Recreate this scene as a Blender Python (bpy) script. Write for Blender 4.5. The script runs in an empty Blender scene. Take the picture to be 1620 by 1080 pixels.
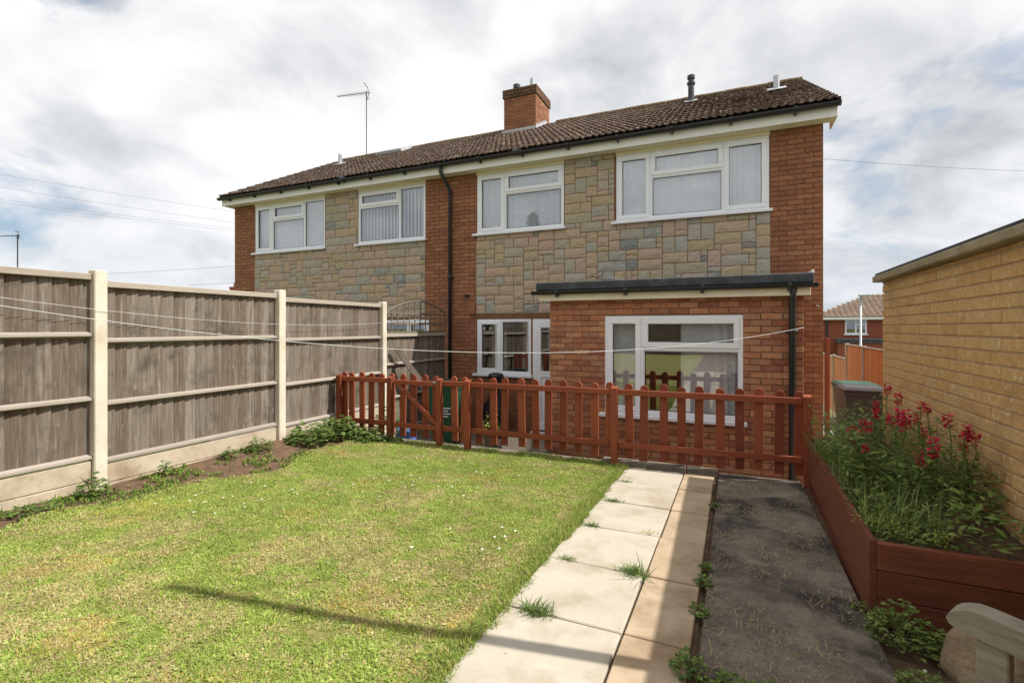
import bpy, math, random
import numpy as np
from mathutils import Vector, Matrix
R = math.radians
sc = bpy.context.scene
col = sc.collection
random.seed(7)

# ------------------------------------------------------------------ camera, sky, sun, exposure
cam_d = bpy.data.cameras.new('camera'); cam = bpy.data.objects.new('camera', cam_d); col.objects.link(cam)
cam.location = (0, 0, 0); cam.rotation_euler = (R(90), 0, R(24))
cam_d.sensor_width = 36; cam_d.lens = 17.44; cam_d.shift_y = -0.0136
cam_d.clip_start = .05; cam_d.clip_end = 3000
sc.camera = cam

SUN = Vector((.82, .22, 1)).normalized()          # towards the sun
world = bpy.data.worlds.new('World'); sc.world = world; world.use_nodes = True
wt = world.node_tree; wt.nodes.clear()
def N(nt, typ, ins=None, **props):
    n = nt.nodes.new(typ)
    for k, v in props.items(): setattr(n, k, v)
    for k, v in (ins or {}).items():
        s = n.inputs[k]
        if isinstance(v, bpy.types.NodeSocket): nt.links.new(v, s)
        elif isinstance(v, bpy.types.Node): nt.links.new(v.outputs[0], s)
        else: s.default_value = v
    return n
def M_(nt, op, a, b=0.0, c=0.0, clamp=False):
    return N(nt, 'ShaderNodeMath', {0: a, 1: b, 2: c}, operation=op, use_clamp=clamp).outputs[0]
def mixc(nt, f, a, b, mode='MIX'):
    n = N(nt, 'ShaderNodeMix', data_type='RGBA', blend_type=mode)
    for i, v in ((0, f), (6, a), (7, b)):
        if isinstance(v, bpy.types.NodeSocket): nt.links.new(v, n.inputs[i])
        else: n.inputs[i].default_value = v if i == 0 else ((*v, 1) if len(v) == 3 else v)
    return n.outputs[2]
def ramp(nt, f, stops, interp='LINEAR'):
    n = N(nt, 'ShaderNodeValToRGB', {0: f}); r = n.color_ramp; r.interpolation = interp
    while len(r.elements) < len(stops): r.elements.new(.5)
    for e, (p, c) in zip(r.elements, stops):
        e.position = p; e.color = (*c, 1) if not isinstance(c, (int, float)) else (c, c, c, 1)
    return n.outputs[0]
sky = N(wt, 'ShaderNodeTexSky', sky_type='NISHITA', sun_disc=False)
sky.sun_elevation = math.asin(SUN.z); sky.sun_rotation = math.atan2(SUN.x, SUN.y)
sky.air_density = 1.0; sky.dust_density = .6; sky.ozone_density = 1.2
tc = N(wt, 'ShaderNodeTexCoord')
sep = N(wt, 'ShaderNodeSeparateXYZ', {0: tc.outputs['Generated']})
den = M_(wt, 'ADD', M_(wt, 'MAXIMUM', sep.outputs[2], 0.0), .42)
cp = N(wt, 'ShaderNodeCombineXYZ', {0: M_(wt, 'DIVIDE', sep.outputs[0], den), 1: M_(wt, 'DIVIDE', sep.outputs[1], den), 2: 11.9})
warp = N(wt, 'ShaderNodeTexNoise', {'Vector': cp, 'Scale': 1.7, 'Detail': 3.0, 'Roughness': .5})
wv = N(wt, 'ShaderNodeVectorMath', {0: warp.outputs['Color'], 1: (.5, .5, .5)}, operation='SUBTRACT')
wv2 = N(wt, 'ShaderNodeVectorMath', {0: wv, 3: .35}, operation='SCALE')
cq = N(wt, 'ShaderNodeVectorMath', {0: cp, 1: wv2}, operation='ADD')
cs = N(wt, 'ShaderNodeVectorMath', {0: cq, 1: (SUN.x*.16, SUN.y*.16+.05, .05)}, operation='ADD')
CN = {'Scale': 1.5, 'Detail': 10.0, 'Roughness': .54}
n1 = N(wt, 'ShaderNodeTexNoise', {'Vector': cq, **CN})
n2 = N(wt, 'ShaderNodeTexNoise', {'Vector': cs, **CN})
n3w = N(wt, 'ShaderNodeTexNoise', {'Vector': cq, 'Scale': .8, 'Detail': 4.0, 'Roughness': .5})
cover = ramp(wt, n1.outputs[0], [(.325, 0), (.405, 1)])
lit = M_(wt, 'SUBTRACT', n1.outputs[0], n2.outputs[0])                      # brighter where the cloud thins towards the sun
lit2 = M_(wt, 'ADD', M_(wt, 'MULTIPLY', lit, 2.3), M_(wt, 'MULTIPLY_ADD', M_(wt, 'SUBTRACT', .5, n3w.outputs[0]), 1.5, .57), clamp=True)
shade0 = ramp(wt, lit2, [(.08, (4.7, 4.95, 5.35)), (.34, (7.0, 7.15, 7.4)), (.54, (8.8, 8.9, 9.05)), (.80, (10.6, 10.6, 10.65))])
hz = M_(wt, 'POWER', M_(wt, 'SUBTRACT', 1.0, M_(wt, 'MAXIMUM', sep.outputs[2], 0.0)), 7.0)
shade = mixc(wt, M_(wt, 'MULTIPLY', hz, .5), shade0, (5.6, 6.3, 7.4))
skyb = mixc(wt, .15, sky.outputs[0], (7.5, 8.2, 9.3))
skyc = mixc(wt, cover, skyb, shade)
bg = N(wt, 'ShaderNodeBackground', {'Color': skyc, 'Strength': .085})
N(wt, 'ShaderNodeOutputWorld', {'Surface': bg})

sun_d = bpy.data.lights.new('sun', 'SUN'); sun = bpy.data.objects.new('sun', sun_d); col.objects.link(sun)
sun_d.energy = 5.0; sun_d.angle = R(.55); sun_d.color = (1, .965, .905)
sun.rotation_euler = SUN.to_track_quat('Z', 'Y').to_euler()
vs = sc.view_settings; vs.view_transform = 'Standard'; vs.look = 'None'; vs.exposure = 0.3; vs.gamma = 1; vs.use_curve_mapping = False
sc.cycles.max_bounces = 8; sc.cycles.transparent_max_bounces = 12

# ------------------------------------------------------------------ helpers
def S(r, g, b):
    f = lambda v: (v/255/12.92) if v/255 <= .04045 else ((v/255+.055)/1.055)**2.4
    return (f(r), f(g), f(b))
class MB:
    def __init__(s): s.v = []; s.f = []
    def add(s, vs, fs):
        b = len(s.v); s.v += [tuple(p) for p in vs]; s.f += [tuple(i+b for i in f) for f in fs]; return s
    def box(s, x0, x1, y0, y1, z0, z1):
        return s.add([(x0,y0,z0),(x1,y0,z0),(x1,y1,z0),(x0,y1,z0),(x0,y0,z1),(x1,y0,z1),(x1,y1,z1),(x0,y1,z1)],
                     [(0,3,2,1),(4,5,6,7),(0,1,5,4),(1,2,6,5),(2,3,7,6),(3,0,4,7)])
    def cbox(s, x0, x1, y0, y1, z0, z1, c=.004, m=None):
        cx, cy, cz = (x0+x1)/2, (y0+y1)/2, (z0+z1)/2; h = (abs(x1-x0)/2, abs(y1-y0)/2, abs(z1-z0)/2)
        c = min(c, min(h)*.45); vs = []; idx = {}
        for sx in (-1, 1):
            for sy in (-1, 1):
                for sz in (-1, 1):
                    sg = (sx, sy, sz)
                    for a in range(3):
                        p = [sg[k]*(h[k] if k == a else h[k]-c) for k in range(3)]
                        idx[(sx, sy, sz, a)] = len(vs); vs.append((p[0]+cx, p[1]+cy, p[2]+cz))
        fs = []
        for a in range(3):
            b, d = (a+1) % 3, (a+2) % 3
            for sa in (-1, 1):
                q = []
                for sb, sd in ((-1,-1),(1,-1),(1,1),(-1,1)):
                    k = [0,0,0]; k[a] = sa; k[b] = sb; k[d] = sd; q.append(idx[(*k, a)])
                fs.append(tuple(q if sa > 0 else q[::-1]))
            for sb in (-1, 1):
                for sd in (-1, 1):
                    k0 = [0,0,0]; k0[b] = sb; k0[d] = sd; k1 = k0[:]; k0[a] = -1; k1[a] = 1
                    q = (idx[(*k0, b)], idx[(*k1, b)], idx[(*k1, d)], idx[(*k0, d)])
                    fs.append(q if sb*sd > 0 else q[::-1])
        for sx in (-1, 1):
            for sy in (-1, 1):
                for sz in (-1, 1):
                    q = (idx[(sx,sy,sz,0)], idx[(sx,sy,sz,1)], idx[(sx,sy,sz,2)])
                    fs.append(q if sx*sy*sz > 0 else q[::-1])
        if m is not None: vs = [tuple(m @ Vector(p)) for p in vs]
        return s.add(vs, fs)
    def tube(s, pts, r, n=8, caps=True):
        pts = [Vector(p) for p in pts]; rs = r if isinstance(r, (list, tuple)) else [r]*len(pts)
        vs = []; up = None
        for i, p in enumerate(pts):
            d = (pts[min(i+1, len(pts)-1)] - pts[max(i-1, 0)]).normalized()
            if up is None: up = Vector((0,0,1)) if abs(d.z) < .9 else Vector((1,0,0))
            a = d.cross(up).normalized(); b = a.cross(d).normalized(); up = b
            for k in range(n):
                t = 2*math.pi*k/n; vs.append(p + (a*math.cos(t) + b*math.sin(t))*rs[i])
        fs = [(i*n+k, i*n+(k+1) % n, (i+1)*n+(k+1) % n, (i+1)*n+k) for i in range(len(pts)-1) for k in range(n)]
        if caps: fs += [tuple(range(n))[::-1], tuple((len(pts)-1)*n+k for k in range(n))]
        return s.add(vs, fs)
    def lathe(s, prof, c=(0,0,0), n=16):
        vs = [(c[0]+r*math.cos(2*math.pi*k/n), c[1]+r*math.sin(2*math.pi*k/n), c[2]+z) for r, z in prof for k in range(n)]
        fs = [(i*n+k, i*n+(k+1) % n, (i+1)*n+(k+1) % n, (i+1)*n+k) for i in range(len(prof)-1) for k in range(n)]
        fs += [tuple(range(n))[::-1], tuple((len(prof)-1)*n+k for k in range(n))]
        return s.add(vs, fs)
    def prism(s, poly, ax, a0, a1):     # polygon in the two other axes, extruded along axis ax
        o = [k for k in range(3) if k != ax]; vs = []
        for a in (a0, a1):
            for p in poly:
                q = [0,0,0]; q[ax] = a; q[o[0]] = p[0]; q[o[1]] = p[1]; vs.append(q)
        n = len(poly)
        fs = [tuple(range(n)), tuple(range(n, 2*n))[::-1]] + [(i, i+n, (i+1) % n+n, (i+1) % n) for i in range(n)]
        return s.add(vs, fs)
    def xf(s, m):
        s.v = [tuple(m @ Vector(p)) for p in s.v]; return s
    def mesh(s, name):
        me = bpy.data.meshes.new(name); me.from_pydata(s.v, [], s.f); me.update(); return me
def link(name, me, mat=None, parent=None, loc=None, smooth=False, kind=None, label=None, cat=None, group=None, rot=None):
    o = bpy.data.objects.new(name, me); col.objects.link(o)
    if mat is not None and me is not None and not me.materials: me.materials.append(mat)
    if parent is not None: o.parent = parent
    if loc is not None: o.location = loc
    if rot is not None: o.rotation_euler = rot
    if smooth and me is not None:
        me.polygons.foreach_set('use_smooth', [True]*len(me.polygons))
    if kind: o['kind'] = kind
    if label: o['label'] = label
    if cat: o['category'] = cat
    if group: o['group'] = group
    return o
def B(name, mb, mat, parent=None, **k): return link(name, mb.mesh(name), mat, parent, **k)
def thing(name, label, cat, group=None, loc=(0,0,0)):
    return link(name, None, label=label, cat=cat, group=group, loc=loc)
def fixn(o):
    import bmesh
    bm = bmesh.new(); bm.from_mesh(o.data); bmesh.ops.recalc_face_normals(bm, faces=bm.faces); bm.to_mesh(o.data); bm.free()
def Rnd(a, b): return random.uniform(a, b)

# ------------------------------------------------------------------ materials
def mk(name, cols, rnd=0.0, scale=4.0, stretch=(1,1,1), detail=5.0, rough=.85, bump=.3, bscale=60.0, bdist=.004, mott=.12,
       mscale=30.0, spots=None, spec=.3, interp='LINEAR', metal=0.0, alpha_trans=0.0, stain=None, coat=0.0, knots=None):
    m = bpy.data.materials.new(name); m.use_nodes = True; nt = m.node_tree; nt.nodes.clear()
    geo = N(nt, 'ShaderNodeNewGeometry'); oi = N(nt, 'ShaderNodeObjectInfo')
    rr = M_(nt, 'FRACT', M_(nt, 'ADD', oi.outputs['Random'], geo.outputs['Random Per Island']))
    pv = N(nt, 'ShaderNodeVectorMath', {0: geo.outputs['Position'], 1: stretch}, operation='MULTIPLY')
    off = N(nt, 'ShaderNodeVectorMath', {0: pv, 1: N(nt, 'ShaderNodeCombineXYZ', {0: M_(nt, 'MULTIPLY', rr, 13.0 if rnd else 0.0), 1: 0.0, 2: 0.0})}, operation='ADD')
    nz = N(nt, 'ShaderNodeTexNoise', {'Vector': off, 'Scale': scale, 'Detail': detail, 'Roughness': .6})
    nzs = M_(nt, 'MULTIPLY_ADD', M_(nt, 'SUBTRACT', nz.outputs[0], .5), 1.7, .5, clamp=True)
    fac = M_(nt, 'ADD', M_(nt, 'MULTIPLY', rr, rnd), M_(nt, 'MULTIPLY', nzs, 1-rnd))
    c = ramp(nt, fac, cols, interp)
    n3 = N(nt, 'ShaderNodeTexNoise', {'Vector': off, 'Scale': mscale, 'Detail': 4.0, 'Roughness': .65})
    v = M_(nt, 'MULTIPLY_ADD', M_(nt, 'SUBTRACT', n3.outputs[0], .5), mott*4, 1.0)
    hs = N(nt, 'ShaderNodeHueSaturation', {'Color': c, 'Value': v}); c = hs.outputs[0]
    if stain:   # (colour, scale, lo, hi): large weather stains
        n4 = N(nt, 'ShaderNodeTexNoise', {'Vector': geo.outputs['Position'], 'Scale': stain[1], 'Detail': 6.0, 'Roughness': .62})
        c = mixc(nt, ramp(nt, n4.outputs[0], [(stain[2], 0), (stain[3], 1)]), c, stain[0])
    if spots:
        n5 = N(nt, 'ShaderNodeTexNoise', {'Vector': geo.outputs['Position'], 'Scale': spots[1], 'Detail': 3.0, 'Roughness': .6})
        c = mixc(nt, ramp(nt, n5.outputs[0], [(spots[2], 0), (spots[2]+.05, 1)]), c, spots[0])
    if knots:   # (stretch, dark, pale): knots with a pale torn halo
        kv = N(nt, 'ShaderNodeVectorMath', {0: geo.outputs['Position'], 1: knots[0]}, operation='MULTIPLY')
        kn = N(nt, 'ShaderNodeTexNoise', {'Vector': kv, 'Scale': 2.0, 'Detail': 2.0})
        kw = N(nt, 'ShaderNodeVectorMath', {0: kv, 1: N(nt, 'ShaderNodeVectorMath', {0: kn.outputs['Color'], 3: .5}, operation='SCALE')}, operation='ADD')
        vo = N(nt, 'ShaderNodeTexVoronoi', {'Vector': kw, 'Scale': 1.0})
        pick = M_(nt, 'GREATER_THAN', N(nt, 'ShaderNodeSeparateColor', {0: vo.outputs['Color']}).outputs[0], .66)
        c = mixc(nt, M_(nt, 'MULTIPLY', pick, ramp(nt, vo.outputs['Distance'], [(.12, 0), (.2, .32), (.28, .22), (.4, 0)])), c, knots[2])
        c = mixc(nt, M_(nt, 'MULTIPLY', pick, ramp(nt, vo.outputs['Distance'], [(.08, .65), (.2, 0)])), c, knots[1])
    nb = N(nt, 'ShaderNodeTexNoise', {'Vector': pv, 'Scale': bscale, 'Detail': 5.0, 'Roughness': .65})
    bp = N(nt, 'ShaderNodeBump', {'Strength': bump, 'Distance': bdist, 'Height': nb.outputs[0]})
    p = N(nt, 'ShaderNodeBsdfPrincipled', {'Base Color': c, 'Roughness': rough, 'Normal': bp, 'Specular IOR Level': spec, 'Metallic': metal, 'Coat Weight': coat})
    sh = p.outputs[0]
    if alpha_trans:
        tr = N(nt, 'ShaderNodeBsdfTranslucent', {'Color': c})
        sh = N(nt, 'ShaderNodeMixShader', {0: alpha_trans, 1: sh, 2: tr.outputs[0]}).outputs[0]
    N(nt, 'ShaderNodeOutputMaterial', {'Surface': sh})
    return m
K = {}
K['brick'] = mk('house_brick', [(0, S(112,76,57)), (.25, S(140,93,67)), (.5, S(156,106,76)), (.75, S(134,87,63)), (.93, S(168,124,88)), (1, S(102,72,58))], rnd=.72, scale=5, mott=.16, mscale=45, bump=.5, bscale=140, rough=.9)
K['ext_brick'] = mk('extension_brick', [(0, S(104,62,52)), (.18, S(158,106,78)), (.40, S(178,122,88)), (.55, S(146,88,68)), (.7, S(160,118,92)), (.82, S(186,136,98)), (.92, S(134,72,58)), (1, S(166,134,106))], rnd=.8, scale=9, mott=.18, mscale=40, bump=.5, bscale=130, rough=.9)
K['buff_brick'] = mk('garage_brick', [(0, S(170,132,84)), (.5, S(192,153,102)), (1, S(188,156,114))], rnd=.5, scale=9, mott=.2, mscale=30, bump=.6, bscale=110, rough=.92, spots=(S(206,184,146), 22, .62), stain=(S(148,118,80), 2.5, .55, .8))
K['mortar'] = mk('house_mortar', [(0, S(112,84,66)), (1, S(138,106,84))], scale=8, bump=.6, rough=.95)
K['mortar_pale'] = mk('garage_mortar', [(0, S(176,150,122)), (1, S(198,174,146))], scale=8, bump=.6, rough=.95)
K['stone'] = mk('cladding_stone', [(0, S(186,160,142)), (.14, S(172,157,124)), (.32, S(166,162,149)), (.48, S(184,157,136)), (.60, S(178,162,128)), (.72, S(186,160,142)), (.86, S(168,166,154)), (.94, S(130,132,128)), (1, S(180,152,138))], rnd=.88, scale=7, mott=.14, mscale=24, bump=1.0, bscale=20, bdist=.025, rough=.92)
K['stone_mortar'] = mk('cladding_mortar', [(0, S(112,78,58)), (1, S(128,92,70))], scale=8, bump=.5, rough=.95)
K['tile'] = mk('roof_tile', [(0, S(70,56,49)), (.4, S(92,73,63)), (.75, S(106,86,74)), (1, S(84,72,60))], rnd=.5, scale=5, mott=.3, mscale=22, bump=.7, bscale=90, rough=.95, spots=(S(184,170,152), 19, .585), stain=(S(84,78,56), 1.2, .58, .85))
K['moss_ridge'] = mk('ridge_tile', [(0, S(98,78,60)), (1, S(124,104,72))], rnd=.3, scale=5, mott=.2, rough=.95, spots=(S(150,140,90), 14, .6))
K['upvc'] = mk('white_upvc', [(0, S(228,230,234)), (1, S(236,237,240))], scale=3, bump=0, mott=.01, rough=.35, spec=.5)
K['white_old'] = mk('white_painted_board', [(0, S(226,224,216)), (1, S(238,236,230))], scale=2, bump=.1, mott=.03, rough=.5)
K['soffit'] = mk('cream_soffit', [(0, S(226,216,188)), (1, S(238,230,206))], scale=3, bump=.1, mott=.03, rough=.55)
K['black_plastic'] = mk('black_plastic', [(0, S(30,31,33)), (1, S(42,43,45))], scale=6, bump=.08, mott=.06, rough=.38, spec=.5)
K['felt'] = mk('roofing_felt', [(0, S(54,55,57)), (.5, S(68,70,72)), (1, S(96,98,102))], scale=5, bump=.7, bscale=200, mott=.15, rough=.9)
K['lead'] = mk('lead_flashing', [(0, S(150,152,156)), (1, S(206,206,206))], scale=12, bump=.3, mott=.1, rough=.55)
K['metal'] = mk('galvanised_metal', [(0, S(160,164,166)), (1, S(196,198,200))], scale=9, bump=.1, mott=.06, rough=.4, metal=.6)
K['dark_metal'] = mk('dark_metal', [(0, S(58,60,62)), (1, S(84,86,88))], scale=9, bump=.1, mott=.1, rough=.5, metal=.4)
K['concrete'] = mk('cast_concrete', [(0, S(188,178,158)), (.5, S(206,197,178)), (1, S(218,210,194))], scale=4, bump=.5, bscale=120, mott=.07, mscale=50, rough=.95, stain=(S(168,146,112), 2.2, .52, .8))
K['slab'] = mk('pale_paving_slab', [(0, S(162,152,135)), (.5, S(176,167,151)), (1, S(187,179,164))], rnd=.25, scale=2.6, bump=.6, bscale=70, stretch=(1,1.6,1), mott=.035, mscale=30, rough=.95, stain=(S(146,130,106), 2.9, .49, .78), spots=(S(132,116,92), 38, .70))
K['slab_small'] = mk('stained_paving_slab', [(0, S(148,126,100)), (.45, S(170,150,124)), (1, S(188,170,146))], rnd=.3, scale=2.6, bump=.5, bscale=100, mott=.05, mscale=70, rough=.95, stain=(S(122,96,70), 2.1, .47, .74))
K['dark_concrete'] = mk('old_dark_concrete', [(0, S(74,67,60)), (.4, S(108,98,87)), (.7, S(130,119,105)), (1, S(158,146,128))], scale=3.0, detail=8, bump=1.0, bscale=90, bdist=.006, mott=.3, mscale=45, rough=.95, stain=(S(56,52,48), 1.9, .45, .6), spots=(S(174,158,132), 95, .64))
K['gravel_concrete'] = mk('stained_gravel_board', [(0, S(160,146,124)), (.5, S(182,168,146)), (1, S(200,187,166))], scale=3, bump=.6, bscale=120, mott=.1, mscale=30, rough=.95, stain=(S(140,118,92), 2.6, .48, .72))
K['kerb'] = mk('kerb_concrete', [(0, S(92,84,74)), (1, S(138,128,112))], scale=6, bump=.8, mott=.15, rough=.95)
K['paving'] = mk('patio_concrete', [(0, S(120,116,110)), (1, S(152,146,138))], scale=2, bump=.6, mott=.1, rough=.95)
K['soil'] = mk('garden_soil', [(0, S(78,60,46)), (.5, S(108,86,66)), (1, S(134,110,86))], scale=14, detail=8, bump=1.0, bscale=60, bdist=.02, mott=.25, rough=1)
K['turf'] = mk('turf_thatch', [(0, S(112,112,58)), (.35, S(130,130,68)), (.65, S(150,142,86)), (1, S(136,118,74))], scale=16, detail=8, bump=1.0, bscale=120, bdist=.015, mott=.25, mscale=80, rough=1)
K['far_ground'] = mk('far_ground', [(0, S(84,88,52)), (.6, S(104,108,66)), (1, S(120,116,84))], scale=.15, bump=.2, mott=.1, rough=1)
def wood(name, cols, **k):
    kk = dict(rnd=.45, scale=3.0, stretch=(14, 14, 1.0), detail=7, mott=.14, mscale=26, bump=.5, bscale=24, bdist=.003, rough=.9); kk.update(k)
    return mk(name, cols, **kk)
K['grey_wood'] = wood('weathered_fence_wood', [(0, S(72,62,53)), (.2, S(98,87,77)), (.42, S(126,115,104)), (.62, S(100,86,73)), (.82, S(138,128,117)), (1, S(116,92,72))], rnd=.6, stretch=(11, 11, .6), scale=3.6, mott=.32, mscale=9, stain=(S(80,70,60), 4.0, .52, .72), bump=.9, knots=((12, 19, 9), S(66,54,45), S(170,162,152)))
K['rail_wood'] = wood('weathered_rail_wood', [(0, S(136,124,112)), (.5, S(160,150,138)), (1, S(176,166,154))], stretch=(14, 1.0, 14), spots=(S(110,94,80), 5, .7))
K['cap_wood'] = wood('weathered_fence_cap_wood', [(0, S(138,126,112)), (.5, S(162,151,137)), (1, S(176,166,152))], stretch=(14, 1.0, 14))
K['red_wood'] = wood('red_brown_stained_wood', [(0, S(104,52,33)), (.45, S(132,66,41)), (1, S(156,86,56))], rnd=.6, mott=.2, mscale=14, rough=.62, spots=(S(98,56,42), 9, .7), stain=(S(146,92,68), 5, .6, .8))
K['red_rail'] = wood('red_brown_stained_rail_wood', [(0, S(110,54,34)), (.5, S(136,69,43)), (1, S(158,88,58))], rnd=.3, stretch=(1, 14, 14), mott=.1, rough=.6)
K['planter_wood'] = wood('brown_stained_planter_wood', [(0, S(84,46,32)), (.5, S(108,60,41)), (1, S(136,82,58))], rnd=.25, stretch=(1.2, 1.2, 14), mott=.12, rough=.7, spots=(S(160,110,82), 11, .74))
K['bench_wood'] = wood('silver_weathered_bench_wood', [(0, S(104,97,82)), (.4, S(138,130,112)), (1, S(168,161,146))], rnd=.2, stretch=(3, 3, 16), mott=.16, mscale=50, spots=(S(130,136,96), 8, .64))
K['orange_wood'] = wood('new_orange_fence_wood', [(0, S(206,128,80)), (.5, S(224,150,98)), (1, S(234,170,118))], mott=.08)
K['pole_wood'] = wood('timber_pole_wood', [(0, S(110,92,74)), (1, S(140,122,102))])
K['grey_trellis'] = wood('weathered_trellis_wood', [(0, S(92,82,70)), (1, S(126,114,100))])
K['dark_hedge'] = mk('conifer_needles', [(0, S(38,52,30)), (.5, S(56,74,40)), (1, S(76,94,52))], rnd=.6, scale=3, bump=0, rough=.9)
K['bark'] = mk('bark', [(0, S(74,62,50)), (1, S(104,90,74))], scale=6, bump=1, rough=1)
K['leaf'] = mk('weed_leaf', [(0, S(66,86,40)), (.4, S(92,116,54)), (.75, S(118,140,68)), (1, S(148,158,92))], rnd=.8, scale=8, bump=0, mott=.08, rough=.6, alpha_trans=.3)
K['dark_leaf'] = mk('bed_plant_leaf', [(0, S(70,90,44)), (.35, S(98,118,56)), (.7, S(124,144,72)), (.92, S(152,162,90)), (1, S(180,168,106))], rnd=.85, scale=8, bump=0, mott=.08, rough=.6, alpha_trans=.28)
K['yellow_leaf'] = mk('yellow_green_leaf', [(0, S(150,158,66)), (1, S(188,186,98))], rnd=.8, scale=8, bump=0, rough=.6, alpha_trans=.35)
K['straw'] = mk('dry_straw', [(0, S(170,146,98)), (1, S(206,184,136))], rnd=.8, scale=8, bump=0, rough=.8)
K['stem'] = mk('plant_stem', [(0, S(84,100,54)), (1, S(112,120,70))], rnd=.5, scale=8, bump=0, rough=.7)
K['petal'] = mk('crimson_petal', [(0, S(168,22,48)), (.5, S(196,34,66)), (1, S(214,62,98))], rnd=.85, scale=20, bump=0, mott=.1, rough=.6, alpha_trans=.25)
K['daisy'] = mk('white_petal', [(0, S(232,230,224)), (1, S(240,240,238))], bump=0, mott=.02, rough=.7)
K['rock'] = mk('rounded_boulder', [(0, S(112,94,74)), (.5, S(142,122,98)), (1, S(172,156,134))], scale=9, detail=8, bump=1.0, bscale=34, bdist=.014, mott=.22, mscale=16, rough=.9)
K['green_plastic'] = mk('green_bin_plastic', [(0, S(30,70,48)), (1, S(40,86,58))], scale=5, bump=.05, mott=.05, rough=.45)
K['brown_plastic'] = mk('dark_brown_bin_plastic', [(0, S(46,34,32)), (1, S(62,44,40))], scale=5, bump=.05, mott=.08, rough=.4, spec=.5)
K['pale_green_plastic'] = mk('pale_green_bin_plastic', [(0, S(96,108,90)), (1, S(124,134,114))], scale=5, bump=.05, mott=.08, rough=.45)
K['white_plastic'] = mk('white_plastic', [(0, S(220,214,200)), (1, S(234,230,220))], scale=8, bump=.1, mott=.06, rough=.5)
K['line'] = mk('plastic_line', [(0, S(196,198,198)), (1, S(210,212,212))], bump=0, mott=.02, rough=.5)
K['cable'] = mk('overhead_cable', [(0, S(112,117,124)), (1, S(128,133,140))], bump=0, mott=.02, rough=.6)
K['net'] = mk('net_curtain_cloth', [(0, S(206,212,218)), (.5, S(226,230,233)), (1, S(240,242,243))], scale=22, bump=.2, bscale=70, mott=.05, mscale=60, rough=1, alpha_trans=.35)
K['cream_cloth'] = mk('cream_curtain_cloth', [(0, S(206,200,184)), (1, S(226,220,204))], scale=6, bump=.2, mott=.05, rough=1, alpha_trans=.3)
K['blind'] = mk('vertical_blind_cloth', [(0, S(206,212,216)), (1, S(226,230,232))], bump=.1, mott=.03, rough=.8, alpha_trans=.3)
K['room'] = mk('room_plaster', [(0, S(136,126,112)), (1, S(150,140,126))], bump=0, mott=.03, rough=1)
K['far_brick'] = mk('far_house_brick', [(0, S(116,66,50)), (.5, S(140,82,62)), (1, S(156,96,72))], scale=9, stretch=(1,1,3), bump=.3, mott=.16, mscale=14, rough=.95)
K['far_tile'] = mk('far_house_tile', [(0, S(104,88,76)), (1, S(138,118,102))], rnd=.5, scale=4, bump=.3, mott=.15, rough=.95)
K['gasket'] = mk('dark_gasket', [(0, S(44,46,50)), (1, S(52,54,58))], bump=0, mott=.02, rough=.6)
K['blue_print'] = mk('blue_sack_plastic', [(0, S(70,100,170)), (1, S(90,120,186))], bump=.2, mott=.05, rough=.4)
K['orange_print'] = mk('orange_sack_plastic', [(0, S(226,120,40)), (1, S(236,140,60))], bump=.2, mott=.05, rough=.4)
def glass_mat():
    m = bpy.data.materials.new('window_glass'); m.use_nodes = True; nt = m.node_tree; nt.nodes.clear()
    geo = N(nt, 'ShaderNodeNewGeometry')
    dt = N(nt, 'ShaderNodeVectorMath', {0: geo.outputs['Normal'], 1: geo.outputs['Incoming']}, operation='DOT_PRODUCT')
    sch = M_(nt, 'POWER', M_(nt, 'SUBTRACT', 1.0, M_(nt, 'ABSOLUTE', dt.outputs['Value'])), 5.0)
    nb = N(nt, 'ShaderNodeTexNoise', {'Vector': geo.outputs['Position'], 'Scale': 1.6, 'Detail': 1.0})
    bp = N(nt, 'ShaderNodeBump', {'Strength': .12, 'Distance': .006, 'Height': nb.outputs[0]})
    gl = N(nt, 'ShaderNodeBsdfGlossy', {'Color': (.92, .96, 1, 1), 'Roughness': .005, 'Normal': bp})
    tr = N(nt, 'ShaderNodeBsdfTransparent', {'Color': (.93, .95, .95, 1)})
    f = M_(nt, 'MULTIPLY_ADD', sch, .74, .26, clamp=True)
    mx = N(nt, 'ShaderNodeMixShader', {0: f, 1: tr.outputs[0], 2: gl.outputs[0]})
    N(nt, 'ShaderNodeOutputMaterial', {'Surface': mx}); return m
K['glass'] = glass_mat()
def attr_mat(name, tr=.25):
    m = bpy.data.materials.new(name); m.use_nodes = True; nt = m.node_tree; nt.nodes.clear()
    a = N(nt, 'ShaderNodeAttribute', attribute_name='tint')
    d = N(nt, 'ShaderNodeBsdfDiffuse', {'Color': a.outputs['Color'], 'Roughness': .6})
    t = N(nt, 'ShaderNodeBsdfTranslucent', {'Color': a.outputs['Color']})
    mx = N(nt, 'ShaderNodeMixShader', {0: tr, 1: d.outputs[0], 2: t.outputs[0]})
    N(nt, 'ShaderNodeOutputMaterial', {'Surface': mx}); return m
K['grass'] = attr_mat('grass_blades')

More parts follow.
